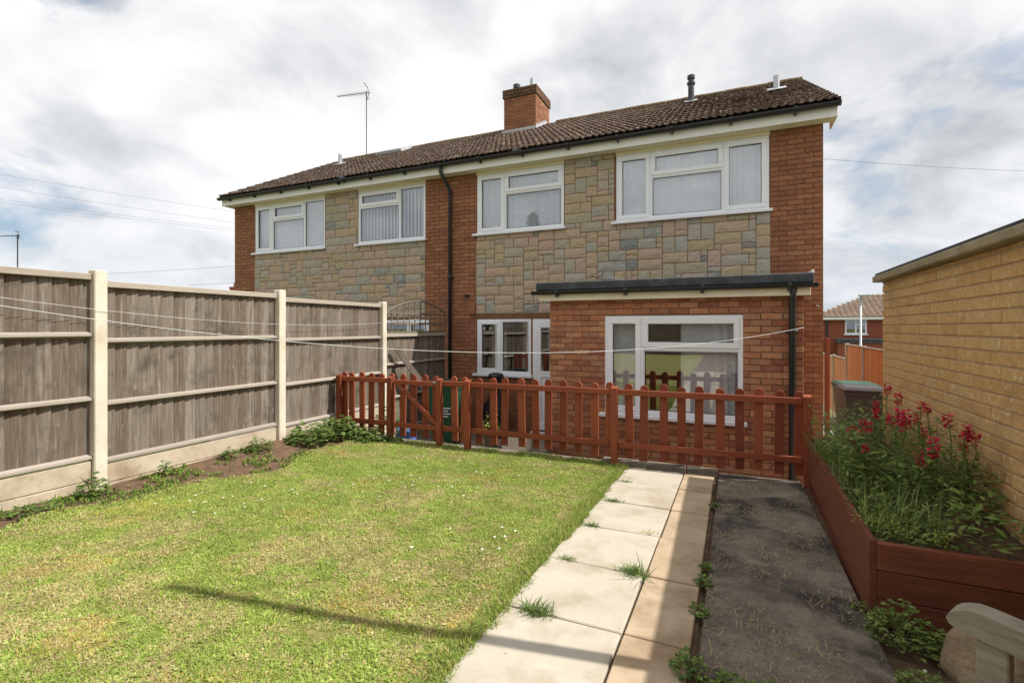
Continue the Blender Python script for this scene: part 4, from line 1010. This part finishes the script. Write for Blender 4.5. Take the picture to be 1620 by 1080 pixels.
weed(-4.86, 1.95, zg(-4.86, 1.95)-.03, .14, .09, 90, 'flat spreading weed nearest the left picture edge', L=(.03, .05))
weed(-4.80, 4.62, zg(-4.8, 4.62)-.02, .26, .24, 300, 'leafy green clump right of the second concrete post', nm='leafy_plant', cat='plant', L=(.04, .075), W=.6)
weed(-4.78, 5.06, zg(-4.78, 5.06)-.02, .27, .27, 340, 'largest leafy green clump in the fence corner', nm='leafy_plant', cat='plant', L=(.04, .08), W=.6)
weed(-4.42, 5.24, zg(-4.42, 5.24)-.02, .24, .21, 260, 'leafy green clump in front of the picket fence left of the gate', nm='leafy_plant', cat='plant', L=(.04, .07), W=.6)
weed(-4.08, 5.30, zg(-4.08, 5.3)-.02, .13, .12, 100, 'small dark weed at the gate hinge post', nm='leafy_plant', cat='plant', L=(.03, .05), W=.6)
weed(-4.62, 5.95, -1.62, .24, .62, 300, 'tall shrubby plant behind the first pickets by the grey fence', nm='leafy_plant', cat='plant', L=(.035, .06), W=.5)
def tuft(x, y, z, n, L, label, spread=.05, cols=None):
    mb = MB()
    for i in range(int(n*2.2)):
        t = Rnd(0, 2*math.pi); a = Rnd(.6, 1.5); l = L[0]*.5+(L[1]*.9-L[0]*.5)*Rnd(0, 1)**1.8; d = Vector((math.cos(t)*math.sin(a), math.sin(t)*math.sin(a), math.cos(a)))
        p = Vector((random.gauss(0, spread*.55), random.gauss(0, .014), -.01)); s = d.cross(Vector((0, 0, 1))).normalized()*Rnd(.0016, .003); m_ = p+d*l*.55+Vector((0, 0, .1*l)); e = p+d*l
        mb.add([p-s, p+s, m_+s*.8, m_-s*.8, e], [(0, 1, 2, 3), (3, 2, 4)])
    B('grass_tuft', mb, K['leaf' if cols is None else cols], loc=(x, y, z), label=label, cat='grass tuft')
tz = lambda y: -1.395-.034*(y-2)+.012
tuft(-.88, 2.27, tz(2.27), 150, (.04, .12), 'largest grass tuft in the path joint nearest the camera', .07)
tuft(-.92, 2.9, tz(2.9), 70, (.03, .07), 'small flat grass tuft in second slab joint at lawn side')
tuft(-.93, 3.52, tz(3.52), 90, (.03, .07), 'grass tuft in third slab joint at lawn side', .04)
tuft(-.91, 4.15, tz(4.15), 110, (.03, .08), 'grass tuft in fourth slab joint at lawn side', .06)
tuft(-.95, 4.78, tz(4.78), 80, (.03, .08), 'grass tuft in the slab joint nearest the picket fence', .06)
tuft(-.53, 2.90, tz(2.9), 150, (.04, .10), 'pale dry grass tuft beside the narrow slabs', .06)
tuft(-.47, 2.86, tz(2.9), 14, (.12, .26), 'long thin grass stalks leaning over the narrow slabs', .02)
tuft(-.54, 3.56, tz(3.56), 40, (.03, .06), 'tiny dry tuft between wide and narrow slabs', .04, 'straw')
for (x, y, r, h, n, lb) in ((-.15, 2.95, .045, .05, 40, 'small weed in the gap beside the middle narrow slab'), (-.15, 3.15, .035, .04, 30, 'tiny weed in the gap further up the narrow slabs'),
      (-.15, 2.62, .045, .05, 40, 'small weed in the gap below the shaded slab joint'), (-.15, 4.4, .03, .04, 24, 'tiny weed in the gap near the picket fence end'), (-.16, 2.12, .07, .09, 90, 'leafy weed where slabs and concrete joint meet')):
    weed(x, y, tz(y)-.01, r, h, n, lb, L=(.015, .03), W=.6)
for k, (x, lb) in enumerate(((0, 'first low weed in the cross joint of the dark concrete'), (.14, 'second low weed in the cross joint of the dark concrete'), (.27, 'third low weed in the cross joint of the dark concrete'), (.4, 'last low weed in the cross joint near the planter'))):
    weed(x, 2.10+Rnd(-.015, .015), tz(2.1)-.012, .075, .04, 75, lb, L=(.015, .03), W=.6)
# weeds at the planter foot
weed(.70, 2.78, -1.44, .13, .20, 320, 'leafy weed at the front corner of the raised planter', mat='dark_leaf', L=(.015, .032), W=.6)
weed(.86, 2.72, -1.44, .10, .14, 200, 'low leafy weed below the planter front boards', mat='dark_leaf', L=(.015, .03), W=.6)
weed(.98, 2.66, -1.44, .12, .26, 130, 'taller weed behind the boulder against the planter', mat='dark_leaf', L=(.04, .07), W=.4)
weed(.70, 2.42, -1.43, .11, .08, 170, 'low weed between concrete edge and boulder', mat='dark_leaf', L=(.012, .025), W=.6)
weed(.60, 3.0, -1.44, .05, .06, 40, 'small weed at the concrete edge by the planter side', mat='dark_leaf', L=(.02, .03), W=.6)
for i, (x, y, s) in enumerate(((.66, 2.33, .012), (.72, 2.55, .008), (.745, 2.3, .018))):
    B('pebble', MB().lathe([(.2*s, -.6*s), (.8*s, -.4*s), (s, 0), (.8*s, .5*s), (.25*s, .75*s)], (x, y, -1.41), 10), K['daisy'], smooth=True, label=['small white pebble near the concrete edge', 'tiny white pebble below the planter corner', 'round white pebble beside the boulder'][i], cat='pebble')
def boulder(nm, c, r, seed, mat, label):
    import bmesh
    bm = bmesh.new(); bmesh.ops.create_icosphere(bm, subdivisions=4, radius=1)
    rs = random.Random(seed); dirs = [(Vector((rs.uniform(-1, 1), rs.uniform(-1, 1), rs.uniform(-1, 1))).normalized(), rs.uniform(.66, .92)) for _ in range(12)]
    for v in bm.verts:
        p = v.co.copy()
        for d, h in dirs:
            e = p.dot(d)-h
            if e > 0: p -= d*e*.8
        p *= 1+.035*math.sin(p.x*7+seed)*math.sin(p.y*6)*math.sin(p.z*8)+.012*math.sin(p.x*19+p.z*13)*math.sin(p.y*17-p.z*9)
        v.co = Vector((p.x*r[0], p.y*r[1], p.z*r[2]))
    me = bpy.data.meshes.new(nm); bm.to_mesh(me); bm.free()
    return link(nm, me, mat, loc=c, smooth=True, label=label, cat='rock')
boulder('boulder', (.89, 2.36, -1.26), (.17, .16, .18), 23, K['rock'], 'rounded tan boulder behind the bench leg')
boulder('flat_stone', (.55, 2.23, -1.425), (.15, .12, .045), 12, K['dark_concrete'], 'flat rough stone at the edge of the dark concrete')

# planter vegetation
fm = MB(); 
for i in range(5200):
    x = Rnd(PXL+.05, GX-.03); y = PYN+.04+(PYF-PYN-.08)*Rnd(0, 1)
    hmax = .10+.34*sm(3.15, 4.3, y)*(.5+.5*math.sin(y*5+x*9))**.5 + .14*sm(.8, 1.15, x)
    dens = .5+.5*math.sin(x*11+y*3.1)*math.sin(y*6.3+1)
    if Rnd(0, 1) > .35+.65*dens: continue
    z = zs(x, y)+hmax*Rnd(.1, 1)**.8*(.6+.4*dens)
    d = rdir(.15); l = Rnd(.03, .075)
    leaf(fm, Vector((x, y, z)), d, Vector((Rnd(-.4, .4), Rnd(-.4, .4), 1)), l, l*Rnd(.22, .5))
for i in range(900):
    x = Rnd(PXL+.04, PXL+.35); y = Rnd(PYN+.1, PYF-.2); z = zs(x, y); t = Rnd(0, 6.28); l = Rnd(.08, .3); d = Vector((math.cos(t)*.5, math.sin(t)*.5, 1)).normalized(); s = Vector((math.sin(t), -math.cos(t), 0))*.0022
    p = Vector((x, y, z)); m_ = p+d*l*.6; e = p+d*l+Vector((math.cos(t), math.sin(t), -.4))*l*.2
    fm.add([p-s, p+s, m_+s, m_-s, e], [(0, 1, 2, 3), (3, 2, 4)])
B('bed_plants', fm, K['dark_leaf'], kind='stuff', label='tangle of green weeds and leaves filling the raised planter', cat='plants')
ym = MB()
for (cx, cy, r) in ((.70, 3.12, .07), (.78, 3.05, .06), (.9, 2.99, .03), (.66, 3.3, .05)):
    for i in range(60):
        q = Vector((Rnd(-r, r), Rnd(-r, r), Rnd(.04, .12))); leaf(ym, Vector((cx, cy, zs(cx, cy)))+q, rdir(.2), Vector((0, 0, 1)), Rnd(.010, .022), .008)
B('yellow_ground_cover', ym, K['yellow_leaf'], kind='stuff', label='yellow-green creeping plants at the front corner of the planter', cat='plants')
def snapdragon(base, heads, label, leafn=120, r=.14):
    t = thing('snapdragon', label, 'flower', 'red snapdragons in the raised planter')
    bz = Vector(base); st_ = MB(); lv = MB()
    for (hx, hy, hz, size) in heads:
        h = Vector((hx, hy, hz)); mid = (bz+h)/2+Vector((Rnd(-.04, .04), Rnd(-.04, .04), Rnd(-.02, .05)))
        pts = [bz, (bz+mid)/2+Vector((Rnd(-.02, .02), Rnd(-.02, .02), 0)), mid, (mid+h)/2+Vector((Rnd(-.015, .015), Rnd(-.015, .015), 0)), h]
        st_.tube(pts, [.005, .0045, .004, .0035, .003], 5, False)
        for i in range(70):
            s_ = Rnd(.1, .93); k = min(3, int(s_*4)); p = pts[k].lerp(pts[k+1], s_*4-k)
            tt = Rnd(0, 6.28); d = Vector((math.cos(tt), math.sin(tt), Rnd(-.1, .7))); l = Rnd(.03, .06)
            leaf(lv, p, d, Vector((0, 0, 1)), l, l*.24)
        fmb = MB()
        for i in range(int(50*size)):
            tt = Rnd(0, 6.28); zz = Rnd(-.05, .035)*size; size_ = size*.85; q = (.024*size_+.005)*math.sqrt(max(.1, 1-(zz/(.06*size))**2))
            p = h+Vector((math.cos(tt)*q*.3, math.sin(tt)*q*.3, zz)); d = Vector((math.cos(tt), math.sin(tt), Rnd(-.5, .8))); l = Rnd(.016, .028)
            leaf(fmb, p, d, Vector((Rnd(-.6, .6), Rnd(-.6, .6), 1)), l, l*Rnd(.7, 1.1), curl=Rnd(-.5, .7))
        B('flower_head', fmb, K['petal'], t)
    for i in range(leafn):
        tt = Rnd(0, 6.28); q = r*math.sqrt(Rnd(0, 1)); p = bz+Vector((q*math.cos(tt), q*math.sin(tt), Rnd(.05, .42)*(1-q/r*.45)))
        l = Rnd(.035, .065); leaf(lv, p, Vector((math.cos(tt)+Rnd(-.5, .5), math.sin(tt)+Rnd(-.5, .5), Rnd(-.2, .7))), Vector((0, 0, 1)), l, l*.3)
    B('stem', st_, K['stem'], t); B('leaves', lv, K['dark_leaf'], t)
def hp(u_, v_, X):     # head placed at distance X from the camera axis plane
    s_, c_ = math.sin(R(24)), math.cos(R(24)); a = (u_-810)/785; D = X/(-s_+a*c_)
    return (X, D*(c_+a*s_), (518-v_)/785*D)
def sd(pts, X, label, leafn=120, r=.14):
    H = [(*hp(a, b, X+Rnd(-.03, .03)), s_) for a, b, s_ in pts]
    bx = sum(h[0] for h in H)/len(H); by = sum(h[1] for h in H)/len(H)
    snapdragon((bx, by, zs(bx, by)), H, label, leafn, r)
sd([(1404, 614, .8), (1421, 629, 1.0)], 1.02, 'tallest pair of red snapdragons in front of the dark wheelie bin edge')
sd([(1424, 656, 1.2), (1434, 660, 1.3), (1409, 664, 1.0), (1428, 669, 1.1)], .98, 'densest cluster of crimson snapdragons in the middle of the planter', 160)
sd([(1366, 671, 1.0), (1375, 673, .9), (1362, 686, .8), (1345, 684, .6), (1351, 676, .5)], .86, 'cluster of small red snapdragons nearest the wheelie bins', 150)
sd([(1386, 641, .9), (1387, 653, .8)], 1.0, 'pair of red snapdragons rising in front of the dark bin', 80)
sd([(1452, 660, .9), (1467, 645, .6), (1458, 640, .5), (1460, 683, .8)], 1.06, 'red snapdragons against the garage wall left of the tall seed stalk', 140)
sd([(1477, 706, 1.4), (1456, 726, 1.2)], 1.0, 'low large-headed snapdragons at the centre front of the planter', 140)
sd([(1349, 718, 1.0), (1369, 708, .5), (1348, 699, .5)], .80, 'lowest red snapdragons near the planter side board', 100)
sd([(1500, 664, 1.0), (1526, 697, 1.2), (1531, 677, .8), (1544, 694, .6)], 1.14, 'rightmost red snapdragon plant leaning on the garage wall', 200, .16)

# ------------------------------------------------------------------ garden bench (only its arm is in view)
bench = thing('garden_bench', 'silver weathered wooden garden bench with a curved arm', 'bench', loc=(.585, 1.765, -1.41))
bench.rotation_euler = (0, 0, R(-32))
# local: +x towards the back, -y along the bench towards the camera; arm at y = 0
def arm(y):
    n = 16; top = []; bot = []
    for k in range(n+1):
        t = (k/n)**1.6; x = -.03+.5*t
        mid = .606 + .020*math.sin(min(1, t*2.6)*math.pi/2) - .10*max(0, t-.10)
        hh = .034*math.sqrt(max(0, 1-(1-min(1, t/.16))**2)) + .001
        top.append((x, mid+hh)); bot.append((x, mid-hh))
    poly = top+bot[::-1]
    o = B('arm_rest', MB().prism(poly, 1, y-.035, y+.035), K['bench_wood'], bench); fixn(o)
arm(0); arm(-1.25)
for y in (0, -1.25):
    B('front_leg', MB().cbox(.03, .095, y-.028, y+.028, 0, .575, .004), K['bench_wood'], bench)
    B('back_leg', MB().cbox(.44, .50, y-.028, y+.028, 0, .86, .004), K['bench_wood'], bench)
    B('side_rail', MB().cbox(.095, .44, y-.02, y+.02, .34, .40, .004), K['bench_wood'], bench)
for k in range(5): B('seat_slat', MB().cbox(.03+.085*k, .105+.085*k, -1.22, -.03, .40, .42, .004), K['bench_wood'], bench)
for z in (.50, .80): B('back_rail', MB().cbox(.45, .49, -1.22, -.03, z, z+.07, .004), K['bench_wood'], bench)
for k in range(12): B('back_slat', MB().cbox(.46, .48, -.12-.09*k, -.08-.09*k, .57, .80, .003), K['bench_wood'], bench)
# unseen pole added outside the frame to cast the long lawn shadow
B('shadow_pole', MB().tube([(1.12, 2.33, -1.5), (1.12, 2.70, 3.32)], [.045, .032], 10), K['pole_wood'], label='unseen timber pole added past the right edge to cast the lawn shadow', cat='pole')

# ------------------------------------------------------------------ clothes lines
def wire(nm, a, b, sag, r, mat, label, cat, n=40, group=None):
    a, b = Vector(a), Vector(b)
    pts = [a.lerp(b, k/n)-Vector((0, 0, 4*sag*(k/n)*(1-k/n))) for k in range(n+1)]
    B(nm, MB().tube(pts, r, 6), K[mat], label=label, cat=cat, smooth=True, group=group)
wire('clothes_line', (-5.05, .4, .46), (.725, YE-.02, .0), .42, .0025, 'line', 'white clothes line sagging across the garden to the extension corner', 'clothes line')
wire('clothes_line', (-5.03, .4, .45), (-5.12, YF-.05, .27), .32, .002, 'line', 'thin clothes line running along the grey fence to the drainpipe', 'clothes line')

# ------------------------------------------------------------------ things on the patio behind the pickets
def wheelie(x, y, z, rz, mat, label, lidmat=None, h=1.0):
    t = thing('wheelie_bin', label, 'bin', 'wheelie bins', loc=(x, y, z)); t.rotation_euler = (0, 0, rz)
    vs = []; 
    for (zz, a, b0, b1) in ((.04, .21, -.22, .20), (.90, .265, -.30, .27), (.93, .285, -.315, .285), (.97, .285, -.315, .285)):
        vs += [(-a, b0, zz), (a, b0, zz), (a, b1, zz), (-a, b1, zz)]
    fs = [(0,3,2,1)]+[(r*4+i, r*4+(i+1) % 4, r*4+4+(i+1) % 4, r*4+4+i) for r in range(3) for i in range(4)]+[(12,13,14,15)]
    B('body', MB().add(vs, fs), K[mat], t)
    lv = []
    for (zz, a, b0, b1) in ((.975, .295, -.33, .30), (1.0, .295, -.33, .30), (1.035, .24, -.27, .25)): lv += [(-a, b0, zz), (a, b0, zz), (a, b1, zz), (-a, b1, zz)]
    B('lid', MB().add(lv, [(0,3,2,1)]+[(r*4+i, r*4+(i+1) % 4, r*4+4+(i+1) % 4, r*4+4+i) for r in range(2) for i in range(4)]+[(8,9,10,11)]), K[lidmat or mat], t)
    B('handle', MB().tube([(-.24, .34, .95), (.24, .34, .95)], .016, 8).cbox(-.26, -.22, .27, .36, .92, .97, .003).cbox(.22, .26, .27, .36, .92, .97, .003), K[mat], t)
    for sx in (-1, 1):
        B('wheel', MB().tube([(sx*.2, .24, .1), (sx*.25, .24, .1)], .1, 16), K['black_plastic'], t)
    return t
gb_ = wheelie(-4.38, 7.25, PATIO, R(8), 'green_plastic', 'dark green wheelie bin with white print behind the gate')
prn = MB()
for k in range(4): prn.box(-.13, .13-.04*(k % 2), -.2895, -.288, .60-.045*k, .615-.045*k)
B('print', prn.xf(Matrix.Translation((0, .013, 0)) @ Matrix.Rotation(0, 4, 'X')), K['daisy'], gb_)
wheelie(1.84, 9.30, -1.95, R(0), 'brown_plastic', 'dark brown wheelie bin in front of its pair beside the garage')
wheelie(1.88, 9.95, -1.95, R(3), 'pale_green_plastic', 'pale green wheelie bin behind the dark brown one', 'green_plastic')
ch = thing('chiminea', 'tall black garden chiminea with a pale disc behind the pickets', 'chiminea', loc=(-3.83, 7.9, PATIO))
B('body', MB().lathe([(.14, .0), (.16, .04), (.10, .12), (.20, .22), (.25, .38), (.22, .55), (.13, .70), (.10, .85), (.095, 1.02), (.14, 1.06), (.13, 1.11), (.06, 1.13)], (0, 0, 0), 20), K['black_plastic'], ch, smooth=True)
B('disc', MB().tube([(.06, -.16, .68), (.055, -.19, .68)], .055, 14), K['metal'], ch)
pot = thing('plant_pot', 'pot of yellow-green leaves behind the picket fence', 'plant', loc=(-2.92, 5.88, -1.58))
B('pot', MB().lathe([(.07, 0), (.10, .17), (.11, .17), (.11, .2), (.09, .2)], (0, 0, 0), 14), K['kerb'], pot)
B('leaves', clump_mesh(.12, .3, 130, (.03, .06), .6, False).xf(Matrix.Translation((0, 0, .18))), K['yellow_leaf'], pot)
B('raised_step', MB().cbox(-3.3, -2.2, 5.63, 6.25, -1.95, -1.58, .01), K['kerb'], label='low concrete step behind the picket fence', cat='step')
box_ = thing('planter_box', 'white rectangular planter box with low green plants behind the pickets', 'planter', loc=(-2.55, 5.86, -1.58))
tb = MB(); a, b, h, w = .16, .12, .20, .02
tb.cbox(-a, a, -b, -b+w, 0, h, .004).cbox(-a, a, b-w, b, 0, h, .004).cbox(-a, -a+w, -b+w, b-w, 0, h, .004).cbox(a-w, a, -b+w, b-w, 0, h, .004)
B('trough', tb, K['white_plastic'], box_, rot=(0, 0, .15))
B('soil', MB().box(-a+w, a-w, -b+w, b-w, .02, h-.04), K['soil'], box_, rot=(0, 0, .15))
B('leaves', clump_mesh(.09, .06, 40, (.02, .04), .6, False).xf(Matrix.Translation((0, 0, .15))), K['leaf'], box_)
for i, (y0, lb) in enumerate(((6.62, 'long grey plank leaning on the fence behind the gate'), (6.72, 'second grey plank leaning beside the longer one'))):
    L = 2.0; mb = MB().cbox(-.012, .012, -.026, .026, 0, L, .003)
    o = B('leaning_plank', mb, K['grey_wood'], label=lb, cat='plank'); a = Vector((-4.45+.05*i, 7.65+.06*i, PATIO)); b_ = Vector((-5.07+.03*i, y0, -.30-.06*i))
    d = (b_-a); o.location = a; o.rotation_euler = d.to_track_quat('Z', 'Y').to_euler()
sk = thing('compost_sack', 'blue and orange plastic sack behind the pickets by the gate', 'sack', loc=(-4.55, 6.25, PATIO))
B('upper', MB().cbox(-.16, .16, -.08, .08, .20, .40, .04), K['blue_print'], sk); B('lower', MB().cbox(-.165, .165, -.085, .085, 0, .205, .03), K['orange_print'], sk)

# ------------------------------------------------------------------ background right
of = thing('orange_fence', 'new orange panel fence along the drive beyond the bins', 'fence')
def opanel(y0, y1, T, h=1.75):
    y = y0; xf_ = 2.9
    while y < y1-.01:
        w = min(.12, y1-y); B('board', MB().cbox(xf_, xf_+.02, y+.002, y+w-.002, T-h, T-.03, .002), K['orange_wood'], of); y += w
    B('top_cap', MB().cbox(xf_-.02, xf_+.04, y0, y1, T-.03, T, .003), K['cap_wood'], of)
    B('post', MB().cbox(xf_-.04, xf_+.05, y1-.03, y1+.06, T-h-1, T+.02, .004), K['concrete'], of)
opanel(8.62, 10.55, -.47); opanel(10.62, 12.5, -.47); opanel(12.57, 14.45, -.47); opanel(14.52, 16.4, -.46)
opanel(16.47, 18.4, -.87); opanel(18.47, 20.4, -.9)
lampp = thing('street_lamp', 'slim grey street lamp post in front of the far house', 'street lamp', loc=(25*.2353, 25*1.1994, -4.3))
B('post', MB().lathe([(.09, 0), (.09, 1.2), (.06, 1.25), (.045, 5.85)], (0, 0, 0), 10), K['metal'], lampp, smooth=True)
B('lantern', MB().cbox(-.1, .45, -.09, .09, 5.86, 5.97, .03), K['metal'], lampp)
def far_house(nm, label, loc, rz, w, dpt, eave, ridge, base, windows, hip=True, tilegeo=True, chimney=None):
    t = thing(nm, label, 'house', loc=loc); t.rotation_euler = (0, 0, rz)
    ops = [(a, a+ww, z0, z1) for (a, z0, ww, z1) in windows]
    mb = MB(); wall_boxes(mb, 0, w, 0, .2, base, eave, ops); mb.box(0, .2, .2, dpt, base, eave); mb.box(w-.2, w, .2, dpt, base, eave); mb.box(.2, w-.2, dpt-.2, dpt, base, eave)
    mb.box(.2, w-.2, 1.5, 1.6, base, eave)
    B('wall', mb, K['far_brick'], t)
    o = .3; hp_ = dpt/2*.9 if hip else 0
    rf = MB().add([(-o, -o, eave), (w+o, -o, eave), (w+o, dpt+o, eave), (-o, dpt+o, eave), (hp_, dpt/2, ridge), (w-hp_, dpt/2, ridge)], [(0,1,5,4), (1,2,5), (2,3,4,5), (3,0,4), (0,3,2,1)])
    rfo = B('roof', rf, K['far_tile'], t)
    if tilegeo:
        tb = MB(); s_ = Vector((0, dpt/2+o, ridge-eave)); SL_ = s_.length; s_.normalize(); n_ = Vector((0, -s_.z, s_.y)); rr_ = int(SL_/.34)
        for r in range(rr_):
            q = (r+.0)/rr_; x0_ = -o+(hp_+o)*q; x1_ = w+o-(hp_+o)*q; x = x0_
            while x < x1_:
                p = Vector((x, -o, eave))+s_*(r*SL_/rr_)
                tb.add([p+n_*.05, p+Vector((.3, 0, 0))+n_*.05, p+Vector((.3, 0, 0))+s_*.38+n_*.02, p+s_*.38+n_*.02, p+Vector((.15, 0, 0))+n_*.09, p+Vector((.15, 0, 0))+s_*.38+n_*.05], [(0, 4, 5, 3), (4, 1, 2, 5), (0, 1, 4)]); x += .32
        B('roof_tiling', tb, K['far_tile'], rfo, kind='stuff')
    B('fascia', MB().box(-o, w+o, -o-.02, -o, eave-.16, eave+.0), K['white_old'], t)
    for (a, z0, ww, z1) in windows:
        wo = B('window', MB().box(a, a+ww, -.01, .06, z0, z0+.08).box(a, a+ww, -.01, .06, z1-.08, z1).box(a, a+.08, -.009, .06, z0+.08, z1-.08).box(a+ww-.08, a+ww, -.009, .06, z0+.08, z1-.08).box(a+ww*.5-.04, a+ww*.5+.04, -.008, .06, z0+.08, z1-.08).box(a+ww*.5+.04, a+ww-.08, -.008, .06, z0+(z1-z0)*.66-.03, z0+(z1-z0)*.66+.03), K['upvc'], t)
        B('pane', MB().add([(a+.05, .03, z0+.05), (a+ww-.05, .03, z0+.05), (a+ww-.05, .03, z1-.05), (a+.05, .03, z1-.05)], [(0,1,2,3)]), K['glass'], wo)
        B('sill', MB().box(a-.08, a+ww+.08, -.09, .0, z0-.07, z0-.002), K['upvc'], wo)
    if chimney:
        cx, cz0, cz1 = chimney
        c = B('chimney', MB().box(cx-.45, cx+.45, dpt/2-.3, dpt/2+.3, cz0, cz1), K['far_brick'], t)
        B('cap', MB().box(cx-.5, cx+.5, dpt/2-.35, dpt/2+.35, cz1-.2, cz1+.002), K['far_brick'], c)
        for q in (-.2, .2): B('pot', MB().lathe([(.13, 0), (.1, .35)], (cx+q, dpt/2, cz1), 10), K['far_tile'], c)
    return t
# far house seen between the gable end and the garage
fh = far_house('far_house', 'distant brick house with hipped brown roof beyond the lamp post', (5.05, 38.0, 0), R(-4), 9, 7.5, .66, 2.25, -5.5, [(1.55, -.42, 1.15, .52), (5.5, -.42, 1.6, .52)])
B('porch_roof', MB().box(1.0, 5.6, -1.6, -.02, -.95, -.70), K['felt'], fh); B('porch_wall', MB().box(1.1, 5.5, -1.5, -.02, -5.5, -.95), K['far_brick'], fh)
B('downpipe', MB().tube([(.55, -.06, .55), (.55, -.06, -5)], .06, 8), K['black_plastic'], fh)
# left background: roofs hidden below the fence line, chimney and aerial showing above
fl_ = far_house('far_house', 'distant house behind the fence with only its chimney showing', (-41.5, 24.5, 0), R(20), 9, 7, .2, 2.75, -5.5, [(1.5, -1.4, 1.4, -.2)], hip=False, tilegeo=False, chimney=(4.2, 1.8, 3.45))
fl2 = far_house('far_house', 'distant house hidden behind the nearest fence panel, aerial above', (-42.5, 10.0, 0), R(45), 8, 6, .4, 2.75, -5.5, [(1.5, -1.4, 1.4, -.2)], hip=False, tilegeo=False)
def aerial(base, top, L, rz, label, r=.014, n=16):
    t = thing('tv_aerial', label, 'aerial', loc=base); h = top-base[2]
    B('mast', MB().tube([(0, 0, -.3), (0, 0, h)], r, 8), K['dark_metal'], t)
    bm_ = MB().tube([(.12, 0, h-.06), (-L, 0, h-.10)], r*.7, 6)
    B('boom', bm_, K['dark_metal'], t, rot=(0, 0, rz))
    for k in range(n):
        x = .02-L*k/(n-1)*.98; q = .13-.045*k/n
        B('element', MB().tube([(x, -q, h-.06-.04*k/n), (x, q, h-.06-.04*k/n)], r*.42, 5), K['dark_metal'], t, rot=(0, 0, rz))
    B('reflector', MB().tube([(.10, 0, h-.06), (-.06, 0, h+.26)], r*.6, 5).tube([(.10, 0, h-.06), (.0, 0, h-.34)], r*.6, 5).tube([(-.02, -.16, h+.18), (-.02, .16, h+.18)], r*.5, 5).tube([(.04, -.16, h-.22), (.04, .16, h-.22)], r*.5, 5), K['dark_metal'], t, rot=(0, 0, rz))
aerial((-10.62, YRD+.1, 5.35), 7.5, 1.0, R(14), 'tall television aerial on the ridge at the left end of the roof')
aerial((-39.4, 15.2, 2.6), 5.6, 1.6, R(20), 'distant television aerial above the left fence panel', r=.035, n=7)
# overhead cables
cab = [((-45, 4, 9.9), (-24, 27, 6.9), 'topmost thin overhead cable at the far left'), ((-45, 4, 9.2), (-24, 27, 6.2), 'second overhead cable at the far left'),
       ((-45, 4, 8.15), (-24, 27, 6.05), 'upper strand of the double cable left of the house'), ((-45, 4, 8.0), (-24, 27, 5.9), 'lower strand of the double cable left of the house')]
for a, b, lb in cab: wire('overhead_cable', a, b, .35, .007, 'cable', lb, 'cable')
wire('overhead_cable', (-40, 19, 3.6), (-22, 30, 5.9), .3, .010, 'cable', 'faint cable rising behind the fence to the house corner', 'cable')
wire('overhead_cable', (-34, 22, 2.9), (-20, 30, 4.6), .2, .010, 'cable', 'lowest faint cable beside the left house corner', 'cable')
wire('overhead_cable', (1.25, 12.0, 3.6), (9.5, 16, 3.35), 0.12, .004, 'cable', 'thin cable crossing the sky right of the gable', 'cable')
B('side_gate_post', MB().cbox(1.225, 1.285, 8.44, 8.50, -2.0, -.15, .004), K['red_wood'], label='thin red-brown gate post at the house corner', cat='post')

# ------------------------------------------------------------------ behind the camera: conifers that the windows mirror
def conifer(x, y, z0, h, r, label):
    t = thing('conifer_tree', label, 'tree', loc=(x, y, z0))
    B('trunk', MB().tube([(0, 0, 0), (0, 0, h)], [.18, .02], 8), K['bark'], t)
    mb = MB()
    for i in range(2600):
        q = Rnd(0, 1)**1.4; zz = h*(.08+.92*q); rr_ = r*(1-q)**.85*(.55+.45*math.sin(zz*7)**2); tt = Rnd(0, 6.28); ra = rr_*math.sqrt(Rnd(.1, 1))
        p = Vector((ra*math.cos(tt), ra*math.sin(tt), zz-.25*ra)); l = Rnd(.22, .5)
        leaf(mb, p, Vector((math.cos(tt), math.sin(tt), Rnd(-.5, .25))), Vector((0, 0, 1)), l, l*.4)
    B('crown', mb, K['dark_hedge'], t)
conifer(-12.6, -15, -2.3, 10.2, 2.2, 'pointed conifer mirrored in the upstairs window beside the drainpipe')
conifer(-16.4, -15.5, -2.3, 9.6, 2.8, 'broad conifer mirrored in the left light of that upstairs window')
rear = thing('rear_fence', 'grey closeboard fence at the bottom of the garden behind the viewer', 'fence')
for k in range(6):
    x0 = -5.1+1.1*k
    B('fence_section', MB().box(x0, x0+1.09, -8.1, -8.06, -1.4, .35), K['grey_wood'], rear)
